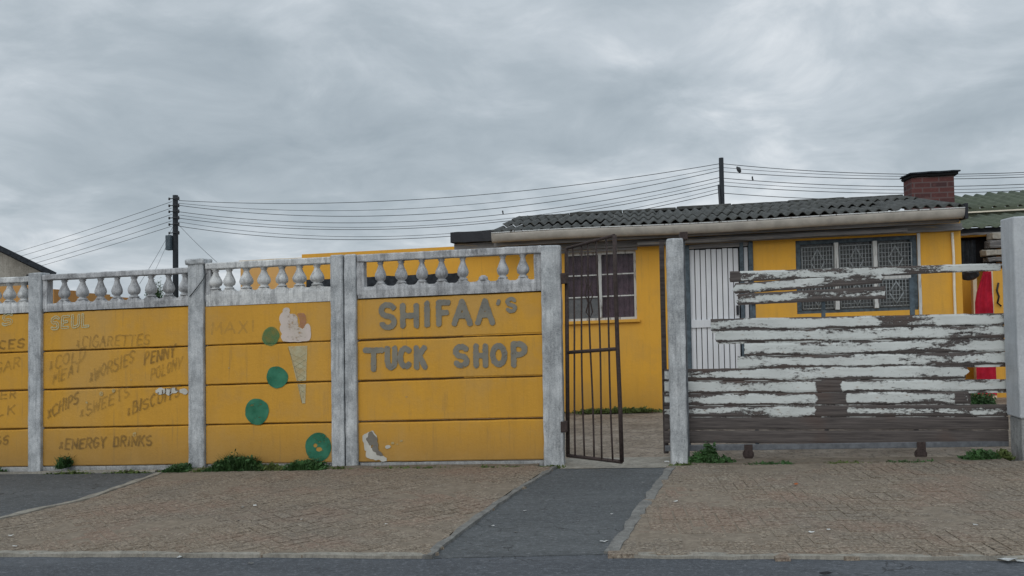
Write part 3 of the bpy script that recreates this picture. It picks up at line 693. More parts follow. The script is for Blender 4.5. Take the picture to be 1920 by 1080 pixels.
for i in range(1, 9):
    t = i/9; za = l.z+(b0.z-l.z)*t; xa, xb = l.x+(b0.x-l.x)*t, r.x+(b0.x-r.x)*t; z2 = za-.07*(1-t)-.01
    t2 = min(1, (l.z-z2)/(l.z-b0.z)); ln.append([(xa, za), (r.x+(b0.x-r.x)*t2, z2)]); ln.append([(xb, za), (l.x+(b0.x-l.x)*t2, z2)])
strokes_mesh('cone_lines', ln, .002, M['cline'], west, YF-.0012, step=.004, rag=.001)
strokes_mesh('cone_lines', [[(at(541, 651, 0).x, at(541, 651, 0).z), (at(556, 700, 0).x, at(556, 700, 0).z), (at(567, 755, 0).x, at(567, 755, 0).z)]], .003, M['ldark'], west, YF-.0018, step=.004, rag=.001)
blob('paint_chip', [ell(313, 733, 17, 7), ell(305, 731, 9, 8), ell(325, 731, 9, 4)], M['primer'], 'bare white patch under the seam', zlim=(0, ZS[2]-.013), rag=.02, step=.005)
blob('paint_chip', [ell(344, 733, 8, 4), ell(348, 734, 5, 6)], M['primer'], None, rag=.01, zlim=(0, ZS[2]-.016), step=.005)
for px_, py_, r_ in ((190, 738, 3), (214, 733, 2.5), (247, 712, 2), (163, 754, 2), (253, 815, 3), (430, 690, 2)):
    blob('paint_chip', [ell(px_, py_, r_, r_*1.2)], M['chip'], None, rag=.012, step=.004)
blob('paint_chip', [ell(690, 830, 8, 22, .1), ell(698, 850, 12, 14), ell(706, 860, 15, 8), ell(700, 815, 8, 6)], M['primer'], 'white bare patch at the lower corner', parent=east, rag=.024, step=.004, zlim=(ZS[0]+.012, 9))
blob('paint_chip', [ell(698, 825, 9, 14, .3), ell(702, 840, 8, 8), ell(714, 850, 6, 4)], M['cement'], 'flaked off grey cement', parent=east, rag=.026, step=.004, y=YF-.0015)
for px_, py_, r_ in ((728, 838, 6), (737, 831, 3), (753, 826, 3), (764, 744, 4), (775, 735, 2), (745, 833, 2), (783, 692, 4), (788, 690, 3)):
    blob('paint_chip', [ell(px_, py_, r_, r_*.7)], M['primer'] if r_ > 4 else M['chip'], None, parent=east, rag=.014, step=.004)

# ------------------------------------------------------------------ gate posts
g1 = X(1258, 860); g2 = X(1290, 860)
obj('gate_post', MB().rbox(g1, g2, -.04, .10, -.05, 1.857, .05, .005, .014, 21), M['post'], label='rough grey concrete gate post standing between the barred gate and the plank gate', cat='post')
pp = thing('gate_pillar', (2.9, 0, 0), 'thick smooth grey plastered pillar at the far right end of the plank gate', 'pillar')
pe0 = at(1873, 408, .13)
obj('shaft', MB().rbox(pe0.x+.005, pe0.x+.20, -.12, .13, .33, 1.885, .08, .003, .012, 22), M['pillar'], pp)
obj('shaft', MB().rbox(pe0.x+.215, pe0.x+.50, -.16, .13, .33, 1.90, .08, .003, .012, 23), M['pillar'], pp)
obj('base', MB().rbox(pe0.x+.02, pe0.x+.52, -.10, .12, -.05, .33, .05, .006, .012, 24), M['plinth'], pp)
obj('footing', MB().rbox(pe0.x+.05, pe0.x+.55, -.17, .0, -.05, .18, .04, .008, .014, 25), M['post'], pp)

# ------------------------------------------------------------------ barred pedestrian gate, swung towards the street
gt = thing('pedestrian_gate', (-.70, .05, 0), 'rusty barred steel gate standing ajar between two concrete posts', 'gate')
HY, FY = .04, -.38
h0, h1 = at(1065, 856, HY), at(1062, 466, HY); f0, f1 = at(1166, 866, FY), at(1152, 441, FY)
obj('hinge_stile', MB().tube(h0, h1, .017, 10), M['rust'], gt)
obj('free_stile', MB().path([f0, at(1163, 770, FY), at(1158, 650, FY), at(1154, 530, FY), f1], .017, 10), M['rust'], gt)
obj('rail', MB().tube(at(1064, 854, HY), f0, .015, 8), M['rust'], gt)
obj('rail', MB().tube(h1, f1, .013, 8), M['rust'], gt)
m0, m1 = at(1064, 661, HY), at(1158, 654, FY)
obj('rail', MB().tube(m0, m1, .015, 8), M['rust'], gt)
for i, (tx, mx_, bx_) in enumerate(((1074, 1076, 1080), (1089, 1092, 1095), (1103, 1107, 1113), (1118, 1124, 1130), (1135, 1143, 1149))):
    pts = []
    for k in range(13):
        v = k/12; px_ = tx+(mx_-tx)*min(1, v*2) if v < .5 else mx_+(bx_-mx_)*(v-.5)*2
        u = (px_-1063)/(1160-1063); Y = HY+(FY-HY)*u*.98
        ytop = 466+(441-466)*u; ybot = 856+(866-856)*u; py_ = ytop+(ybot-ytop)*v
        px_ += 1.6*math.sin(v*5+i*1.9)
        pts.append(at(px_, py_, Y))
    obj('bar', MB().path(pts, .0075, 8), M['rust'], gt)
obj('twisted_wire', MB().path([at(x_, y_, -.15) for x_, y_ in ((1096, 520), (1100, 535), (1097, 552), (1103, 568), (1099, 585), (1106, 596), (1111, 585), (1107, 566), (1112, 552), (1106, 540), (1110, 528))], .006, 6), M['rust'], gt)
for py_ in (522, 800):
    c = at(1056, py_, -.02)
    obj('hinge', MB().box(c.x-.02, c.x+.035, -.045, .03, c.z-.045, c.z+.045, .006), M['rust'], gt)

# ------------------------------------------------------------------ sliding plank gate
sg = thing('sliding_gate', (1.5, .17, 0), 'low sliding gate of horizontal planks with flaking white paint', 'gate')
GY = .16
def board(L, Rr, bare=.0, edge=.10, zones=(), jag=(0, 0), seed=0, mat=None, y=GY, name='plank', label=None):
    """L/Rr = (px, ytop, ybot) of the plank's two ends; zones = (pxa, pxb, amount) where the paint is gone"""
    a0, a1 = at(L[0], L[2], y), at(L[0], L[1], y); b0, b1 = at(Rr[0], Rr[2], y), at(Rr[0], Rr[1], y)
    mb = MB(); lay = mb.b.verts.layers.float.new('bare'); nx = max(6, int((b0.x-a0.x)/.022)); nz_ = 6; T = .022; rows = []
    xa, xb = (a0.x+a1.x)/2, (b0.x+b1.x)/2
    for i in range(nx+1):
        u = i/nx; col_ = []
        for j in range(nz_+1):
            v = j/nz_; z = (a0.z+(b0.z-a0.z)*u)*(1-v)+(a1.z+(b1.z-a1.z)*u)*v
            x = xa+(xb-xa)*u
            if i == 0: x += jag[0]*noise.noise((seed, v*7, 1))
            if i == nx: x += jag[1]*(noise.noise((seed, v*7, 5))-v*.6)
            if j in (0, nz_): z += noise.noise((x*11, seed*3.7+j, 0))*.0035+noise.noise((x*40, seed+j, 2))*.0018
            e = abs(v-.5)*2; w = bare+edge*e**3*(1.0 if v > .5 else 1.5)*(1+1.6*noise.noise((x*1.9, seed*2.7, 1 if v > .5 else 6)))
            px_ = L[0]+(Rr[0]-L[0])*u
            for zn in zones:
                if zn[0] <= px_ <= zn[1]: w += zn[2]*(.55 if zn[2] < .2 else 1)*min(1, (px_-zn[0])/12+.2, (zn[1]-px_)/12+.2)
            w += .13*noise.noise((x*2.2, seed*1.3, v*1.5))
            q = mb.b.verts.new((x, y+noise.noise((x*3, seed, v))*.002+(.004 if j in (0, nz_) else 0), z)); q[lay] = w; col_.append(q)
        bk = []
        for z_ in (col_[nz_].co.z, col_[0].co.z):
            q = mb.b.verts.new((col_[0].co.x, y+T, z_)); q[lay] = .5; bk.append(q)
        rows.append(col_+bk)
    n = len(rows[0])
    for A, B in zip(rows, rows[1:]):
        for k in range(n): mb.b.faces.new((A[k], A[(k+1) % n], B[(k+1) % n], B[k]))
    mb.b.faces.new(rows[0][::-1]); mb.b.faces.new(rows[-1])
    if 4 <= seed <= 11:                       # the rebate that closes the joint to the plank below
        R2 = []
        for i in range(nx+1):
            u = i/nx; z = a0.z+(b0.z-a0.z)*u; x = xa+.01+(xb-xa-.02)*u
            q4 = [(x, y+.010, z+.006), (x, y+.010, z-.020), (x, y+.019, z-.020), (x, y+.019, z+.006)]
            row = []
            for p in q4:
                q = mb.b.verts.new(p); q[lay] = .12+.35*noise.noise((x*5, seed, 3)); row.append(q)
            R2.append(row)
        for A, B in zip(R2, R2[1:]):
            for k in range(4): mb.b.faces.new((A[k], A[(k+1) % 4], B[(k+1) % 4], B[k]))
    return obj(name, mb, mat or M['peel'], sg, label=label)
board((1369, 509, 529), (1876, 493, 507), .05, .16, [(1369, 1388, .6), (1690, 1800, .12)], (.02, .0), 1)
board((1379, 531, 551), (1655, 511, 531), .07, .22, [(1540, 1655, .18)], (.05, .05), 2, label='short broken plank under the top one')
board((1384, 551, 572), (1662, 536, 560), .07, .22, [(1480, 1662, .14)], (.05, .06), 3, label='short splintered plank')
board((1333, 598, 620), (1884, 587, 609), .02, .18, [(1655, 1760, .14), (1333, 1350, .1)], (.02, 0), 4)
board((1343, 621, 641), (1885, 610, 633.5), .02, .20, [(1640, 1885, .08)], (.05, 0), 5)
board((1396, 644, 667), (1887, 635.5, 658), .02, .18, [(1700, 1800, .10)], (.02, 0), 6)
board((1384, 668.5, 691), (1888, 659.5, 683), .02, .18, [(1690, 1790, .08)], (.05, 0), 7)
board((1246, 692.5, 714), (1812, 684.5, 709.5), .02, .18, [(1246, 1350, .10)], (.0, .10), 8)
board((1246, 715.5, 738), (1890, 711, 732), .0, .16, [(1540, 1588, .45)], (0, 0), 9)
board((1246, 739.5, 760), (1822, 733.5, 757), .03, .17, [(1246, 1330, .08), (1539, 1594, .5), (1792, 1822, .25)], (0, .12), 10)
board((1246, 761.5, 782), (1890, 758.5, 780), .07, .26, [(1537, 1597, .4), (1780, 1892, .04)], (0, 0), 11)
board((1246, 783, 806), (1891, 782, 806), .36, .0, [], (0, 0), 12, label='bare brown lower plank')
board((1246, 807.5, 831), (1891, 807, 831), .5, .0, [], (0, 0), 13, label='bare brown lowest plank')
a, b = at(1247, 842, GY), at(1892, 842, GY); t = at(1500, 832, GY).z
obj('bottom_rail', MB().box(a.x, b.x, GY, GY+.05, (a.z+b.z)/2, t, .004), M['steel'], sg)
for px_, yt, w in ((1551, 548, .03), (1719, 520, .035), (1292, 700, .03), (1420, 560, .03)):
    c = at(px_, 835, GY+.03); tp = at(px_, yt, GY+.03)
    obj('brace', MB().box(c.x-w/2, c.x+w/2, GY+.024, GY+.05, c.z, tp.z, .003), M['frameb'], sg)
for px_ in (1403, 1726):
    c = at(px_, 851, GY+.02)
    obj('wheel', MB().tube((c.x, GY, c.z-.002), (c.x, GY+.035, c.z-.002), .045, 20), M['rust'], sg)
    obj('wheel_fork', MB().box(c.x-.034, c.x+.034, GY-.008, GY-.002, c.z-.02, t, .002), M['rust'], sg)
gf = thing('gate_guide', (.3, .14, 0), 'dark steel and timber uprights guiding the plank gate behind the concrete post', 'gate guide')
q0, q1 = at(1287, 860, .12), at(1283, 440, .12)
obj('upright', MB().box(q0.x-.012, q0.x+.028, .105, .145, 0, q1.z, .004), M['steel'], gf)
q0, q1 = at(1247, 840, .17), at(1243, 450, .17)
obj('upright', MB().box(q0.x-.012, q0.x+.03, .20, .235, .05, q1.z, .004), M['barewood'], gf)
c = at(1281, 443, .03); obj('bracket', MB().box(c.x-.03, c.x+.035, -.01, .13, c.z-.03, c.z+.035, .006), M['rust'], gf)

# ------------------------------------------------------------------ house
def wall_holes(x0, x1, z0, z1, y0, y1, holes):
    mb = MB(); xs = sorted({x0, x1, *[h[0] for h in holes], *[h[1] for h in holes]}); zs = sorted({z0, z1, *[h[2] for h in holes], *[h[3] for h in holes]})
    def solid(i, j):
        if not (0 <= i < len(xs)-1 and 0 <= j < len(zs)-1): return False
        cx, cz = (xs[i]+xs[i+1])/2, (zs[j]+zs[j+1])/2
        return not any(h[0] < cx < h[1] and h[2] < cz < h[3] for h in holes)
    for i in range(len(xs)-1):
        for j in range(len(zs)-1):
            if not solid(i, j): continue
            a, b, c, d = xs[i], xs[i+1], zs[j], zs[j+1]
            mb.quad((a, y0, c), (b, y0, c), (b, y0, d), (a, y0, d)); mb.quad((a, y1, c), (a, y1, d), (b, y1, d), (b, y1, c))
            if not solid(i-1, j): mb.quad((a, y0, c), (a, y0, d), (a, y1, d), (a, y1, c))
            if not solid(i+1, j): mb.quad((b, y0, c), (b, y1, c), (b, y1, d), (b, y0, d))
            if not solid(i, j-1): mb.quad((a, y0, c), (a, y1, c), (b, y1, c), (b, y0, c))
            if not solid(i, j+1): mb.quad((a, y0, d), (b, y0, d), (b, y1, d), (a, y1, d))
    bmesh.ops.remove_doubles(mb.b, verts=mb.b.verts, dist=.0005)
    return mb
HYF = 3.95
house = thing('house', (.9, 5, 0), 'yellow single storey house with a grey corrugated roof behind the gates', 'house')
hx0, hx1 = at(868, 520, HYF).x, at(1803, 500, HYF).x
w1 = (at(1060, 530, HYF).x, at(1193, 530, HYF).x, at(1190, 598, HYF).z, at(1190, 468, HYF).z)
dd = (at(1293, 560, HYF).x, at(1412, 560, HYF).x, -.03, at(1350, 461, HYF).z)
w2 = (at(1493, 520, HYF).x, at(1722, 520, HYF).x, at(1600, 585, HYF).z, at(1600, 446, HYF).z)
obj('front_wall', wall_holes(hx0, hx1, -.05, 2.30, HYF, HYF+.16, [w1, dd, w2]), M['hyellow'], house)
obj('side_wall', MB().box(hx0, hx0+.16, HYF+.16, 8.2, -.05, 2.42), M['hyellow'], house)
obj('side_wall', MB().box(hx1-.16, hx1, HYF+.16, 8.2, -.05, 2.42), M['hyellow'], house)
obj('back_wall', MB().box(hx0+.16, hx1-.16, 8.04, 8.2, -.05, 2.42), M['hyellow'], house)
def corrugated(x0, x1, y0, z0, y1, z1, pitch=.177, amp=.026, rows=2, mat=None, name='roof', parent=house, seed=0, sag=.0):
    mb = MB(); n = int((x1-x0)/pitch*8); nr = 5
    for r in range(rows):
        u0, u1 = r/rows-.015*(r > 0), (r+1)/rows+.03*(r < rows-1); off = .012*r
        secs = []
        for i in range(n+1):
            x = x0+(x1-x0)*i/n; sheet_i = int((x-x0)/(pitch*5.5)); q = random.Random(seed+sheet_i*3+r)
            e0 = q.uniform(-.09, .09); dz = q.uniform(-.014, .014)
            w = amp*math.cos(2*math.pi*(x-x0)/pitch)
            line = []
            for k in range(nr+1):
                u = u0+(u1-u0)*k/nr
                if k == 0: u += e0*.4
                if k == nr: u += e0*.3
                y = y0+(y1-y0)*u; z = z0+(z1-z0)*u+w+off+dz-sag*4*u*(1-u)
                line.append((x, y, z))
            secs.append(line)
        grid_t = [[mb.b.verts.new(p) for p in L] for L in secs]
        grid_b = [[mb.b.verts.new((p[0], p[1], p[2]-.009)) for p in L] for L in secs]
        for A, B, C, D in zip(grid_t, grid_t[1:], grid_b, grid_b[1:]):
            for k in range(nr):
                f = mb.b.faces.new((A[k], B[k], B[k+1], A[k+1])); f.smooth = True
                f = mb.b.faces.new((C[k], C[k+1], D[k+1], D[k])); f.smooth = True
            mb.b.faces.new((A[0], C[0], D[0], B[0])); mb.b.faces.new((A[nr], B[nr], D[nr], C[nr]))
    return obj(name, mb, mat, parent)
rx0, rx1 = at(925, 437, 3.62).x, at(1800, 388, 3.62).x
EZ, RZ = 2.385, 2.80
roofo = corrugated(rx0, rx1+.02, 3.57, EZ, 6.0, RZ, .128, .022, 3, M['roof'], seed=4)
corrugated(rx0, rx1+.02, 8.5, 2.45, 6.02, RZ-.012, .128, .022, 1, M['roof'], seed=9)
mb = MB()
for i in range(7):
    a = rx0-.02+(rx1-rx0+.06)*i/7; b = rx0-.02+(rx1-rx0+.06)*(i+1)/7-.01
    mb.rbox(a, b, 5.93, 6.10, RZ+.0, RZ+.045+.01*(i % 2), .08, .004, .012, i)
obj('ridge_cap', mb, M['roof'], roofo)
# gutter: an open half round channel
n = 14; secs = []
for i in range(60):
    u = i/59; x = rx0+(rx1-rx0)*u; sg_ = .012*math.sin(u*9)*(1-u)-.010*math.sin(u*3.1); cz = 2.342+sg_; cy = 3.535
    o_, i_ = [], []
    for k in range(n+1):
        an = math.pi+math.pi*k/n
        o_.append((x, cy+.072*math.cos(an), cz+.115*math.sin(an))); i_.append((x, cy+.064*math.cos(an), cz+.107*math.sin(an)))
    secs.append(o_+i_[::-1])
mb = MB().strip(secs)
for f in mb.b.faces: f.smooth = True
obj('gutter', mb, M['gutter'], house)
mb = MB().path([(rx0+(rx1-rx0)*i/59, 3.535-.072, 2.346+.012*math.sin(i/59*9)*(1-i/59)-.010*math.sin(i/59*3.1)) for i in range(60)], .008, 6)
obj('gutter_lip_lit', mb, M['framew'], house)  # white bead along the rim: sky light caught there, put into its colour
obj('fascia', MB().box(rx0, rx1, 3.65, 3.68, 2.19, 2.37), M['soffit'], house)
for i in range(26):
    x = rx0+.08+i*(rx1-rx0-.12)/25
    obj('rafter', MB().box(x-.02, x+.02, 3.69, 3.94, 2.215, 2.30), M['greywood'], house) if i % 2 == 0 else None
obj('wall_plate', MB().rbox(hx0+.2, hx1, 3.88, 3.945, 2.115, 2.205, .15, .006, .006, 3), M['soffit'], house)
obj('soffit_batten', MB().rbox(at(1195, 450, 3.8).x, at(1700, 440, 3.8).x, 3.76, 3.80, 2.12, 2.165, .2, .01, .004, 5), M['soffit'], house)
e = at(1804, 400, 3.6)
obj('gutter_end', MB().box(rx1+.005, rx1+.04, 3.48, 3.70, 2.215, 2.40, .003), M['blacksteel'], house)
fl = at(848, 437, 3.8); 
obj('flat_roof_edge', MB().rbox(fl.x, rx0-.01, 3.70, 3.80, 2.27, 2.41, .1, .01, .004, 2), M['blacksteel'], house)
obj('eave_board', MB().rbox(fl.x+.02, rx0+.3, 3.81, 3.90, 2.17, 2.265, .1, .006, .004, 4), M['soffit'], house)
obj('flat_roof', MB().box(fl.x, rx0+.02, 3.81, 6.2, 2.275, 2.33), M['roof'], house)
# chimney
ch = thing('chimney_stack', (4.2, 6.4, 2.4), 'dark red brick chimney with a flared concrete cap on the roof', 'chimney')
ch0, ch1 = at(1694, 350, 6.55).x, at(1789, 350, 6.15).x
ch.name = 'chimney'; BASE[ch.name] = Vector((4.2, 6.4, 2.4))
ch.parent = house; ch.location = ch.location-house.location
for k in ('label', 'category'): del ch[k]
def chobj(name, mb, mat): return obj(name, mb, mat, ch)
cb = at(1740, 330, 6.15).z
chobj('stack', MB().box(ch0, ch1, 6.15, 6.55, 2.5, cb), M['brickred'])
chobj('cap', MB().rbox(ch0-.02, ch1+.055, 6.11, 6.59, cb-.01, cb+.035, .1, .012, .01, 4), M['darkgap'])
chobj('cap_slab', MB().rbox(ch0-.04, ch1+.08, 6.09, 6.61, cb+.036, cb+.062, .1, .008, .01, 5), M['screen'])
# window beside the gate
wf = obj('window', MB().box(w1[0], w1[1], HYF+.05, HYF+.07, w1[2], w1[2]+.03, 0).box(w1[0], w1[1], HYF+.05, HYF+.07, w1[3]-.04, w1[3]).box(w1[0], w1[0]+.03, HYF+.05, HYF+.07, w1[2]+.03, w1[3]-.04).box(w1[1]-.03, w1[1], HYF+.05, HYF+.07, w1[2]+.03, w1[3]-.04), M['framew'], house)
mc = at(1125, 530, HYF).x
obj('mullion', MB().rbox(mc-.022, mc+.022, HYF+.03, HYF+.068, w1[2]+.03, w1[3]-.04, .04, .004, .004, 2), M['framew'], wf)
for py_ in (515, 556):
    z = at(1130, py_, HYF+.04).z
    obj('glazing_bar', MB().box(w1[0]+.03, mc-.023, HYF+.044, HYF+.062, z-.008, z+.008).box(mc+.023, w1[1]-.03, HYF+.044, HYF+.062, z-.006, z+.010), M['framew'], wf)
obj('pane', MB().quad((w1[0], HYF+.06, w1[2]), (w1[1], HYF+.06, w1[2]), (w1[1], HYF+.06, w1[3]), (w1[0], HYF+.06, w1[3])) and (lambda q: (q.quad((w1[0], HYF+.058, w1[2]+.03), (w1[1], HYF+.058, w1[2]+.03), (w1[1], HYF+.058, w1[3]-.04), (w1[0], HYF+.058, w1[3]-.04)), q)[1])(MB()), M['glass'], wf)
def curtain(x0, x1, z0, z1, y, mat, seed, amp=.015, per=.07):
    mb = MB(); n = int((x1-x0)/.012); a = []; b = []
    for i in range(n+1):
        x = x0+(x1-x0)*i/n; yy = y+amp*math.sin(x*2*math.pi/per+2*noise.noise((x*4, seed, 0)))
        a.append(mb.b.verts.new((x, yy, z0))); b.append(mb.b.verts.new((x, yy, z1)))
    for i in range(n): mb.b.faces.new((a[i], a[i+1], b[i+1], b[i])).smooth = True
    return mb
zl = at(1100, 560, HYF).z
obj('curtain', curtain(w1[0]-.02, mc+.1, zl, w1[3]+.02, HYF+.12, M['purple'], 1), M['purple'], wf)
obj('curtain', curtain(mc-.02, w1[1]+.02, w1[2]-.02, w1[3]+.02, HYF+.14, M['purple'], 2), M['purple'], wf)
obj('pane_board', MB().box(w1[0]+.03, mc-.03, HYF+.068, HYF+.08, w1[2]+.03, zl+.02), M['grey_sheet'], wf)
obj('lintel', MB().rbox(w1[0]-.06, w1[1]+.02, HYF-.02, HYF-.002, w1[3]-.005, w1[3]+.045, .1, .004, .004, 6), M['soffit'], wf)
obj('sill', MB().rbox(w1[0]-.02, w1[1]+.04, HYF-.05, HYF-.003, w1[2]-.04, w1[2]-.005, .1, .003, .004, 7), M['hyellow'], wf)
# plank door
dr_ = obj('door', MB().box(dd[0]+.01, dd[1]-.01, HYF+.058, HYF+.09, 0, dd[3]-.005), M['darkgap'], house)
nb = 9; ds = at(1388, 560, HYF).x
for i in range(nb):
    a = dd[0]+.012+(ds-dd[0]-.012)*i/nb; b = dd[0]+.012+(ds-dd[0]-.012)*(i+1)/nb-.010
    obj('board', MB().box(a, b, HYF+.03, HYF+.055, .01, dd[3]-.03-.004*(i % 3), .004), M['doorwhite'], dr_)
obj('board', MB().box(ds+.06, dd[1]-.05, HYF+.03, HYF+.055, .01, dd[3]-.03, .004), M['doorwhite'], dr_)
z = at(1315, 607, HYF).z
obj('ledge', MB().box(dd[0]+.012, ds, HYF+.005, HYF+.029, z-.05, z+.05, .004), M['doorwhite'], dr_)
hz = at(1378, 580, HYF).z
obj('handle', MB().box(ds-.05, ds-.02, HYF+.0, HYF+.028, hz-.07, hz+.05, .004), M['blacksteel'], dr_)
obj('door_frame', MB().box(ds+.004, ds+.05, HYF-.02, HYF+.06, 0, 2.10, .004).box(dd[1]-.045, dd[1]+.01, HYF-.03, HYF+.06, 0, 2.11, .004).box(dd[0]-.05, dd[0]+.008, HYF-.02, HYF+.06, 0, 2.10, .004), M['frameb'], house)
obj('door_lintel', MB().rbox(dd[0]-.045, dd[1]-.05, HYF-.015, HYF+.05, dd[3]-.02, dd[3]+.035, .1, .004, .004, 8), M['soffit'], house)
# barred window
w2z0, w2z1 = w2[2], w2[3]
wb = obj('window', MB().box(w2[0], w2[1], HYF+.04, HYF+.08, w2z0, w2z0+.035).box(w2[0], w2[1], HYF+.04, HYF+.08, w2z1-.05, w2z1).box(w2[0], w2[0]+.06, HYF+.03, HYF+.08, w2z0+.035, w2z1-.05).box(w2[1]-.08, w2[1], HYF+.03, HYF+.08, w2z0+.035, w2z1-.05), M['frameb'], house)
for px_ in (1568, 1641):
    c = at(px_, 470, HYF).x
    obj('mullion', MB().rbox(c-.025, c+.025, HYF+.0, HYF+.06, w2z0+.036, w2z1-.05, .05, .004, .004, px_), M['framew'], wb)
obj('transom', MB().rbox(w2[0]+.06, w2[1]-.08, HYF+.02, HYF+.05, 1.56, 1.60, .1, .003, .004, 3), M['framew'], wb)
obj('pane', MB().box(w2[0]+.05, w2[1]-.07, HYF+.085, HYF+.089, w2z0+.02, w2z1-.03), M['glass'], wb)
obj('curtain', curtain(w2[0], w2[1], w2z0, w2z1, HYF+.14, M['lace'], 3, .01, .09), M['lace'], wb)
gx = [at(p, 470, HYF).x for p in (1499, 1566, 1570, 1640, 1643, 1714)]
for s in range(3):
    a, b = gx[2*s]+.03, gx[2*s+1]-.03
    for (c, d) in ((w2z0+.06, 1.55), (1.62, w2z1-.09)):
        mb = MB(); y = HYF+.012; r = .0045
        nn = 10
        for i in range(nn+1):
            x = a+(b-a)*i/nn; mb.tube((x, y, c), (x, y, d), r if i not in (0, nn) else .007, 6)
        for i in range(8):
            z = c+(d-c)*i/7; mb.tube((a, y+.008, z), (b, y+.008, z), r if i not in (0, 7) else .007, 6)
        m_, q = (a+b)/2, (c+d)/2; w_, h_ = (b-a)*.22, (d-c)*.42
        dm = [(m_, q+h_), (m_+w_, q), (m_, q-h_), (m_-w_, q), (m_, q+h_)]
        for p0, p1 in zip(dm, dm[1:]): mb.tube((p0[0], y-.008, p0[1]), (p1[0], y-.008, p1[1]), .007, 6)
        obj('burglar_bars', mb, M['grille'], wb)
pc = [at(1785, 436, HYF-.03), at(1788, 480, HYF-.03), at(1789, 540, HYF-.03), at(1791, 590, HYF-.03), Vector((at(1791, 590, HYF-.03).x, HYF-.03, .02))]
obj('downpipe', MB().path(pc, .016, 10), M['whitepipe'], house)
pc = at(1722, 500, HYF-.02)
obj('wall_strip', MB().rbox(pc.x-.005, pc.x+.03, HYF-.018, HYF-.003, .95, 2.11, .06, .004, .003, 3), M['framew'], house)

# ------------------------------------------------------------------ annexe on the right
AY = 5.2
an = thing('annexe', (5.6, 6, 0), 'mossy green roofed annexe with a dark window at the right end of the yellow house', 'outbuilding')
ax0, ax1 = hx1+.02, 9.0
az = at(1840, 505, AY).z
obj('wall', wall_holes(ax0, ax1, -.05, 2.22, AY, AY+.15, [(ax0+.03, at(1872, 460, AY).x, az, 2.12)]), M['hyellow'], an)
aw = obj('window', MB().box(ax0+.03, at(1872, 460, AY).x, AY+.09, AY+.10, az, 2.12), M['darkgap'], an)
obj('curtain', curtain(ax0+.22, ax0+.62, az, 2.08, AY+.06, M['screen'], 8, .02, .06), M['screen'], aw)
obj('eave_trim', MB().rbox(ax0, ax1, AY-.12, AY-.08, 2.135, 2.165, .08, .012, .004, 6), M['greywood'], an)
obj('fascia', MB().box(ax0, ax1, AY-.07, AY-.02, 2.17, 2.235), M['blacksteel'], an)
corrugated(ax0, ax1, AY-.14, 2.26, 6.33, 2.515, .177, .016, 1, M['roofg'], 'roof', an, 31)
gz = at(1840, 397, 6.38)
obj('riser', MB().box(ax0, ax1, 6.42, 6.44, 2.35, 2.63), M['roofg'], an)
obj('white_trim', MB().box(gz.x-.2, ax1, 6.36, 6.40, gz.z-.010, gz.z+.010), M['whitepipe'], an)
corrugated(at(1792, 380, 6.5).x, ax1, 6.45, 2.645, 8.1, 3.03, .177, .03, 1, M['roofg'], 'upper_roof', an, 37)
# door with red curtain in a cream frame, standing forward in the passage
DY = 4.7
dc = thing('curtained_doorway', (4.8, DY, 0), 'cream doorway hung with a long red curtain beside the yellow wall', 'doorway')
c0, c1, c2, c3 = (at(p, 560, DY).x for p in (1824, 1832, 1853, 1862))
dz = at(1845, 508, DY).z
obj('jamb', MB().box(c0, c1-.003, DY-.02, DY+.06, -.03, dz-.02, .004), M['cream'], dc)
obj('jamb', MB().box(c2+.003, c3, DY-.02, DY+.06, -.03, dz+.02, .004), M['cream'], dc)
mb = MB(); n = 14; T = []; 
for j in range(13):
    v = j/12; row = []
    for i in range(n+1):
        u = i/n; x = c1-.03+(c2-c1+.06)*u+.05*(1-v)*(u-.5); zz_ = .02+(dz-.03)*v
        if v > .8: x = c1-.03+(c2-c1+.06)*((v-.8)*2.6+(1-(v-.8)*2.6)*u)
        row.append(mb.b.verts.new((x, DY-.035+.014*math.sin(u*15+v*3), zz_)))
    T.append(row)
for A, B in zip(T, T[1:]):
    for i in range(n): mb.b.faces.new((A[i], A[i+1], B[i+1], B[i])).smooth = True
obj('curtain', mb, M['red'], dc)
obj('side_wall', MB().box(c3+.003, c3+.9, DY, DY+.12, -.03, dz+.02), M['hyellow'], dc)
pt = [at(x_, y_, DY-.03) for x_, y_ in ((1872, 530), (1869, 545), (1873, 556), (1870, 568), (1877, 574))]
obj('hose', MB().path(pt, .012, 8), M['rubber'], dc)
bg_ = at(1815, 514, 4.3)
mb = MB(); bmesh.ops.create_icosphere(mb.b, subdivisions=3, radius=.10)
for v in mb.b.verts: v.co = Vector((v.co.x*1.35, v.co.y*.7, v.co.z*.95))+noise.noise_vector(v.co*14)*.03+Vector((bg_.x+.0, 4.3, bg_.z+.02))
bag = obj('plastic_bag', mb, M['rubber'], label='crumpled black plastic bag hanging at the corner of the yellow house', cat='bag')
# pale planks stacked under the annexe roof
for i, (yt, yb, xl) in enumerate(((437, 449, 1858), (451, 466, 1854), (469, 480, 1846), (483, 492, 1850))):
    a, b = at(xl, yb, 4.9), at(1900, yt, 4.9); a2 = at(1900, yb, 4.9); zc = at(xl, yt, 4.9)
    obj('stored_plank', MB().rbox(a.x, a.x+.75, 4.84, 5.05, a.z+.003, zc.z, .07, .012, .01, i), M['greywood'] if i % 2 else M['oldwall'],
        label=('pale weathered plank, %s of the stack under the green roof' % ('topmost', 'second from the top', 'third from the top', 'lowest')[i]), cat='plank', group='stored planks under the green roof')
sh = at(1850, 497, 4.85)
obj('shelf', MB().box(sh.x-.12, sh.x+.7, 4.80, 5.10, sh.z-.02, sh.z+.01, .004), M['greywood'], label='grey timber shelf carrying the stack of planks', cat='shelf')

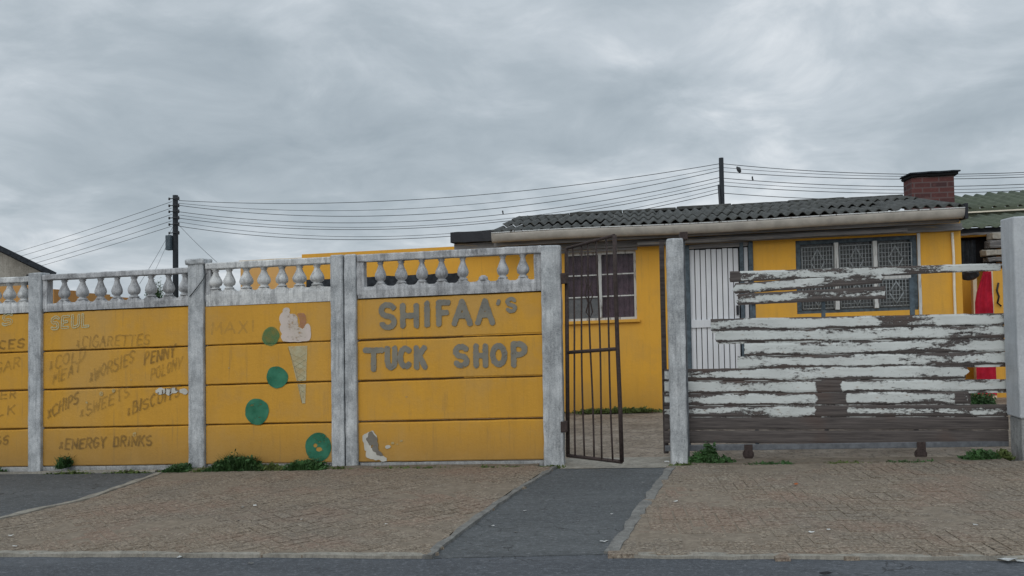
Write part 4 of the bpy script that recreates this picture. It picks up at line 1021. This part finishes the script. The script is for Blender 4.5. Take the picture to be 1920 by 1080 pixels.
# ------------------------------------------------------------------ things beyond the fence on the left
ob = thing('outbuilding', (-5.3, 9, 0), 'flat topped yellow outbuilding seen over the balusters', 'outbuilding')
o0, o1 = at(451, 490, 8).x, at(886, 470, 8).x
obj('wall', MB().box(o0, o1, 8, 8.15, -.03, 2.51), M['tan'], ob)
obj('wall', MB().box(o0, o0+.15, 8.16, 12, -.03, 2.51), M['tan'], ob)
obj('coping', MB().rbox(o0-.02, o1, 7.97, 8.18, 2.513, 2.55, .2, .006, .006, 3), M['cream'], ob)
o2 = at(566, 480, 7.9).x
obj('parapet', MB().box(o2, o1-.02, 7.90, 7.95, 1.9, 2.60), M['hyellow'], ob)
k0 = at(862, 500, 5).x
obj('yard_screen', MB().rbox(at(575, 530, 6.5).x, k0, 6.5, 6.54, -.03, at(760, 516, 6.5).z, .12, .02, .006, 3), M['screen'], label='dark screen standing low in the yard in front of the yellow outbuilding', cat='screen')
pl = at(880, 500, 4.6)
obj('timber_post', MB().rbox(at(869, 500, 4.3).x-.02, at(890, 500, 4.3).x-.03, 4.3, 4.42, -.03, 2.26, .1, .004, .006, 3), M['orange'], label='orange painted post at the left corner of the house', cat='post')
bw = thing('boundary_wall', (-8.2, 4, 0), 'orange brown boundary wall running back behind the balusters', 'wall')
a0, a1 = at(86, 530, 3.0), at(312, 556, 7.2)
obj('section', MB().box(-13, a0.x, 3.0, 3.12, -.03, 1.94), M['orange'], bw)
mb = MB(); nn = 5
for i in range(nn):
    p, q = a0.lerp(a1, i/nn), a0.lerp(a1, (i+1)/nn); h = 1.87-.02*(i % 2)-.05*(i > 1)
    d = Vector((.12, 0, 0))
    t = MB()
    vs = [(p.x, p.y, -.03), (q.x, q.y-.01, -.03), (q.x, q.y-.01, h), (p.x, p.y, h)]
    w_ = [(v[0]+.12, v[1], v[2]) for v in vs]
    mb.strip([vs, w_])
obj('section', mb, M['orange'], bw)
obj('section', MB().box(a1.x, o0+.3, 7.2, 7.32, -.03, 1.80), M['orange'], bw)
# gable house far left
KX = .80
gh = thing('gabled_house', (-20, 14, 0), 'plain grey plastered gabled house beyond the left end of the wall', 'house')
g0, g1_ = at(0, 463, 14), at(104, 513, 14); sl_ = (g0.z-g1_.z)/(g1_.x-g0.x)
ex = at(97, 509, 14).x; zf = lambda x: g1_.z+(g1_.x-x)*sl_
apx = ex-4.2; mb = MB()
wx1 = at(52, 500, 14).x+.35
prof = [(apx-4, 14.05, -.03), (wx1, 14.05, -.03), (wx1, 14.05, zf(wx1)-.12), (apx, 14.05, zf(apx)-.12), (apx-4, 14.05, zf(wx1)-.12)]
mb.strip([prof, [(p[0]-8*KX, 22, p[2]) for p in prof]]); obj('wall', mb, M['oldwall'], gh)
mb = MB(); rp = [(ex+.1, zf(ex+.1)), (apx, zf(apx)), (apx, zf(apx)-.13), (ex+.05, zf(ex+.1)-.14)]
mb.strip([[(p[0]+.3*KX, 13.75, p[1]) for p in rp], [(p[0]-8.3*KX, 22.3, p[1]) for p in rp]]); obj('roof', mb, M['screen'], gh)
mb = MB(); rp = [(2*apx-ex, zf(ex)), (apx-.003, zf(apx)), (apx-.003, zf(apx)-.13), (2*apx-ex, zf(ex)-.14)]
mb.strip([[(p[0]+.3*KX, 13.75, p[1]) for p in rp], [(p[0]-8.3*KX, 22.3, p[1]) for p in rp]]); obj('roof', mb, M['screen'], gh)
b0_ = at(52, 500, 13.9)
obj('eave_box', MB().box(b0_.x, b0_.x+.34, 13.85, 14.04, zf(b0_.x+.3)-.75, zf(b0_.x+.34)-.2), M['blacksteel'], gh)

# ------------------------------------------------------------------ utility poles and wires
up_g = 'utility poles carrying the overhead wires'
def pole(px_, ytop, Y, H0, r, label, kit=True):
    t = at(px_, ytop, Y)
    e = thing('utility_pole', (t.x, Y, -.03), label, 'utility pole', up_g)
    obj('shaft', MB().tube((t.x, Y, -.03), (t.x, Y, t.z), r*1.15, 14, r), M['pole'], e)
    return e, t
p1, t1 = pole(329, 366, 28, 7, .115, 'tar black utility pole with a box and insulators behind the left balusters')
zs1 = [at(329, y, 28).z for y in (373, 386, 397, 409, 421, 437)]
for k, z in enumerate(zs1):
    mb = MB(); s = 1 if k % 2 else -1
    mb.tube((t1.x-.22, 27.84, z), (t1.x+.24, 27.84, z), .022, 8)
    mb.lathe([(.03, z-.09), (.05, z-.07), (.035, z-.03), (.055, z), (.035, z+.03), (.04, z+.07)], t1.x+.24, 27.84, 10)
    mb.lathe([(.03, z-.06), (.045, z-.03), (.035, z), (.045, z+.03), (.03, z+.05)], t1.x-.20, 27.84, 10)
    obj('insulator', mb, M['wire'], p1)
c = at(317, 455, 27.8)
mb = MB().rbox(c.x-.12, c.x+.11, 27.7, 27.95, at(317, 469, 27.8).z, at(317, 441, 27.8).z, .08, .01, .02, 2)
obj('switch_box', mb, M['frameb'], p1)
obj('stay_bracket', MB().tube((c.x, 27.85, c.z+.1), (t1.x, 27.95, c.z+.1), .03, 8), M['wire'], p1)
t2z = at(1352, 296, 25)
p2, t2 = pole(1352, 296, 25, 7, .085, 'slim dark utility pole rising behind the corrugated roof')
obj('bracket', MB().tube((t2.x-.12, 24.9, t2.z-1.0), (t2.x-.06, 24.9, t2.z-2.6), .04, 8), M['wire'], p2)
wires = [0]
def wire(a, b, sag, label, r=.0125):
    a, b = Vector(a), Vector(b); n = 40
    pts = [a.lerp(b, i/n)-Vector((0, 0, sag*4*(i/n)*(1-i/n))) for i in range(n+1)]
    return obj('overhead_wire', MB().path(pts, r, 5), M['wire'], label=label, cat='wire', group='overhead wires')
names = ('topmost', 'second', 'third', 'fourth', 'lowest')
L1 = [at(336, y, 28) for y in (376, 385, 397, 409, 424)]
R1 = [at(1349, y, 25) for y in (307, 320, 333, 347, 361)]
NM2 = ('thin upper', 'thin middle', 'thin lower')
for i, (ya, yb, sg_) in enumerate(((381, 314, .85), (403, 340, 1.05), (416, 354, 1.15))):
    wire(at(336, ya, 28), at(1349, yb, 25), sg_, '%s overhead wire strung among the five main ones between the two utility poles' % NM2[i], .009)
for i, (ya, yb) in enumerate(((314, 291), (341, 313))):
    wire(at(1355, ya, 25), at(2350, yb, 24), .5, '%s overhead wire among the main ones right of the slim pole' % NM2[i], .009)
for i in range(5):
    wire(L1[i], R1[i], (.62, 1.0, 1.0, 1.0, 1.1)[i], '%s overhead wire between the two utility poles' % names[i])
L2 = [at(322, y, 28) for y in (378, 390, 402, 414, 424)]
far = [at(-420, y, 90) for y in (545, 552, 562, 568, 572)]
for i in range(5):
    wire(L2[i], far[i], 1.6, '%s overhead wire running down to the left of the box pole' % names[i], .011)
R2 = [at(1355, y, 25) for y in (307, 322, 334, 348, 362)]
E2 = [at(2350, y, 24) for y in (285, 298, 308, 318, 330)]
for i in range(5):
    wire(R2[i], E2[i], (.55, .45, .5, .5, .5)[i], '%s overhead wire running right from the slim pole past the chimney' % names[i])
wire(at(332, 418, 27.8), at(412, 496, 22), .05, 'service wire slanting down right from the box pole', .008)
wire(at(325, 424, 27.8), at(262, 532, 20), .05, 'service wire slanting steeply down left from the box pole', .008)
wire(at(325, 430, 27.8), at(280, 530, 20), .05, 'inner service wire dropping left below the switch box', .006)
for (px_, py_, Y, lb) in ((1385, 318, 24.8, 'dark scrap caught on the wires just right of the slim pole'), (1411, 334, 24.7, 'small dark scrap on the second wire right of the slim pole'), (943, 398, 26, 'tiny dark scrap hanging on the wires left of the slim pole')):
    c = at(px_, py_, Y); mb = MB(); bmesh.ops.create_icosphere(mb.b, subdivisions=2, radius=.09 if px_ == 1385 else .055)
    for v in mb.b.verts: v.co = Vector((v.co.x*(1 if px_ == 1385 else .6), v.co.y*.4, v.co.z*1.2-v.co.x*.6))+noise.noise_vector(v.co*20)*.03+c
    obj('wire_scrap', mb, M['wire'], label=lb, cat='scrap')

# ------------------------------------------------------------------ plants
def clump(px0, px1, pyb, h, Y, n, label, name='weed_clump', mat='leaf', blade=True, seed=0, depth=.12, cat='weed', zb=0.0, grp=None):
    rnd = random.Random(seed); a, b = at(px0, pyb, Y), at(px1, pyb, Y); mb = MB()
    cx = (a.x+b.x)/2; hw = (b.x-a.x)/2
    for i in range(n):
        u = rnd.gauss(0, .48)
        while abs(u) > 1: u = rnd.gauss(0, .48)
        x = cx+u*hw; y = Y+rnd.uniform(-depth, depth*.4)
        lump = .30+.25+.6*abs(noise.noise((x*9, seed, 0)))+.3*noise.noise((x*23, seed, 4))
        lump = max(.35, lump)
        hh = h*(1-abs(u)**2*.7)*lump*rnd.uniform(.5, 1.15)
        if blade:
            an_ = rnd.uniform(0, 6.28); d = Vector((math.cos(an_), math.sin(an_)*.6, 0)); w = rnd.uniform(.002, .005); s = Vector((-d.y, d.x, 0))*w
            p0 = Vector((x, y, zb)); p1 = p0+Vector((0, 0, hh*.6))+d*hh*.25; p2 = p0+Vector((0, 0, hh))+d*hh*rnd.uniform(.3, .9)
            v = [mb.b.verts.new(q) for q in (p0-s, p0+s, p1+s, p1-s, p2)]
            mb.b.faces.new(v[:4]); mb.b.faces.new((v[3], v[2], v[4]))
        if not blade or rnd.random() < .5:
            r = rnd.uniform(.008, .02); c = Vector((x+rnd.uniform(-.02, .02), y, zb+hh*rnd.uniform(.15, 1)))
            nn_ = Vector((rnd.gauss(0, 1), rnd.gauss(-.4, 1), rnd.gauss(.8, .6))).normalized(); t = nn_.orthogonal().normalized(); t.rotate(Matrix.Rotation(rnd.uniform(0, 6.28), 3, nn_)); s = nn_.cross(t)
            v = [mb.b.verts.new(c+q) for q in (-t*r*1.3, -s*r*.6+nn_*r*.15, t*r*1.4, s*r*.6+nn_*r*.15)]
            mb.b.faces.new(v)
    return obj(name, mb, M[mat], label=label, cat=cat, group=grp)
wg = 'weeds growing at the foot of walls and gates'
clump(392, 505, 887, .19, -.10, 3400, 'wide green grass tuft under the ice cream painting', 'grass_tuft', 'leaf', seed=1, grp=wg, cat='grass')
clump(470, 545, 886, .08, -.09, 900, 'thin low grass between the two tufts under the green dots', 'grass_tuft', 'leaf2', seed=11, grp=wg, cat='grass')
clump(535, 620, 884, .16, -.10, 1900, 'dark tuft below the lowest large green dot', 'grass_tuft', 'leaf', seed=2, grp=wg, cat='grass')
clump(312, 366, 894, .11, -.12, 900, 'small tuft left of the capped concrete post', 'grass_tuft', 'leaf', seed=3, grp=wg, cat='grass')
clump(365, 395, 892, .05, -.12, 350, 'thin tuft at the foot of the capped post', 'grass_tuft', 'leaf2', seed=4, grp=wg, cat='grass')
clump(117, 133, 872, .13, -.03, 260, 'tiny weed growing from the wall below ENERGY DRINKS', 'weed', 'leaf', seed=5, grp=wg, zb=.04)
clump(-10, 10, 886, .05, -.08, 150, 'small weed at the left edge below the wall', 'weed', 'leaf', seed=15, grp=wg)
clump(1294, 1352, 868, .19, -.02, 1500, 'leafy dark green weed beside the gate post under the plank gate', 'weed', 'leaf', False, 6, .08, grp=wg)
clump(1320, 1380, 872, .085, -.05, 600, 'low spreading weed right of the leafy gate post weed', 'weed', 'leaf', False, 16, .06, grp=wg)
clump(1803, 1868, 878, .12, -.02, 1200, 'green weed under the right end of the plank gate', 'weed', 'leaf', False, 7, .08, grp=wg)
clump(1860, 1898, 872, .10, .02, 350, 'straggly weed touching the right pillar', 'weed', 'leaf2', False, 8, .06, grp=wg)
for i, (a_, b_, yb_, h_, n_, mt_, lb_) in enumerate((
    (90, 190, 888, .03, 420, 'leaf2', 'sparse dry stubble along the wall foot below the word ENERGY'), (190, 300, 888, .03, 460, 'leaf2', 'sparse dry stubble along the wall foot below the word DRINKS'), (655, 860, 878, .035, 650, 'leaf2', 'sparse dry stubble under the left half of the lettered wall'),
    (850, 1015, 875, .03, 420, 'leaf2', 'sparse dry stubble under the right half of the lettered wall'), (612, 660, 884, .05, 260, 'leaf2', 'dry grass at the foot of the double post'),
    (1010, 1060, 880, .04, 200, 'leaf2', 'dry grass at the foot of the hinge post'), (1255, 1300, 876, .04, 200, 'leaf2', 'dry grass at the foot of the concrete gate post'),
    (1390, 1500, 882, .035, 700, 'leaf', 'low weeds on the paving edge near the left gate wheel'), (1520, 1640, 882, .03, 700, 'leaf2', 'low weeds on the paving edge under the middle of the plank gate'), (1650, 1760, 884, .035, 700, 'leaf', 'low weeds on the paving edge near the right gate wheel'))):
    clump(a_, b_, yb_, h_, -.13, n_, lb_, 'grass_tuft', mt_, True, 40+i, .06, 'grass', 0.0, wg)
c = at(1845, 770, 2.6)
clump(1800, 1872, 790, .42, 2.6, 3500, 'bushy green plant in the yard behind the right end of the plank gate', 'shrub', 'leaf', False, 10, .18, 'shrub')
clump(1060, 1250, 772, .08, 3.87, 2600, 'strip of mossy grass along the foot of the house wall', 'grass_tuft', 'leaf2', seed=12, grp=wg, cat='grass')
c = at(300, 545, 10)
clump(284, 306, 556, .55, 9.5, 1500, 'dark bushy treetop seen through the balusters', 'treetop', 'leaf', False, 13, .3, 'tree', zb=c.z-.25)
mb = MB().tube((at(295, 545, 9.5).x, 9.5, -.03), (at(295, 545, 9.5).x, 9.5, c.z-.1), .06, 8); 
tt = bpy.data.objects.get('treetop'); BASE[tt.name] = Vector(BASE[tt.name]); obj('trunk', mb, M['pole'], tt)

# ------------------------------------------------------------------ litter
def scrap(px_, py_, s, mat, label, seed, z=.03):
    rnd = random.Random(seed); c = gd(px_, py_, z); mb = MB(); n = 7; ring = []
    for i in range(n):
        a = 2*math.pi*i/n; r = s*rnd.uniform(.6, 1.15); ring.append(mb.b.verts.new((c.x+r*1.3*math.cos(a), c.y+r*math.sin(a), z+rnd.uniform(.0, s*.5))))
    t = mb.b.verts.new((c.x, c.y, z+s*.35))
    for i in range(n): mb.b.faces.new((ring[i], ring[(i+1) % n], t))
    r = bmesh.ops.solidify(mb.b, geom=list(mb.b.faces), thickness=.0015)
    return obj('litter', mb, mat, label=label, cat='litter', group='bits of litter on the paving')
for i, (x, y, s, mt, lb) in enumerate((
    (1889, 1051, .035, 'paper', 'torn white paper lying on the road at the bottom right'), (1912, 1052, .018, 'paper', 'tiny white scrap on the road right of the torn paper'),
    (1521, 998, .014, 'paper', 'small white scrap, left of the two close together on the right paving'), (1553, 993, .011, 'paper', 'small white scrap, right of the two close together on the right paving'),
    (1830, 984, .012, 'paper', 'white scrap on the right paving before the pillar'), (1492, 908, .014, 'foil', 'orange wrapper on the paving in front of the plank gate'),
    (1130, 1016, .016, 'paper', 'white scrap at the lower right edge of the driveway'), (1138, 1014, .010, 'paper', 'tiny white crumb beside the driveway edge scrap'),
    (985, 958, .012, 'paper', 'pale scrap in the middle of the driveway'), (924, 986, .011, 'paper', 'pale scrap near the left edge of the driveway'),
    (967, 998, .010, 'stone', 'grey pebble low on the driveway'), (1147, 964, .010, 'paper', 'pale crumb on the right half of the driveway'),
    (1206, 905, .012, 'stone', 'small pebble near the top of the driveway'), (1267, 940, .014, 'paper', 'white scrap on the paving right of the driveway edging'),
    (20, 1005, .016, 'paper', 'white scrap at the left edge of the paving'), (28, 1024, .011, 'paper', 'tiny scrap below the left edge one'),
    (478, 948, .016, 'paper', 'white scrap in the middle of the left paving'), (455, 951, .013, 'stone', 'grey stone beside the white scrap on the left paving'),
    (566, 974, .010, 'paper', 'tiny white scrap on the left paving below the double post'), (336, 1045, .015, 'paper', 'flat white scrap on the road by the left kerb'),
    (470, 1057, .013, 'stone', 'small pale stone on the road near the left kerb'), (1251, 866, .020, 'paper', 'white scrap at the foot of the gate post'),
    (398, 878, .016, 'paper', 'white scrap in the grass by the capped post'), (447, 976, .011, 'rubber', 'small dark chip on the left paving'),
    (1546, 1079, .03, 'rubber', 'dark lump on the road at the bottom edge'), (724, 983, .010, 'paper', 'tiny pale scrap on the left paving near the driveway'))):
    scrap(x, y, s, M[mt], lb, i, .006 if y > 1042 or 850 < x < 1200 else .024)
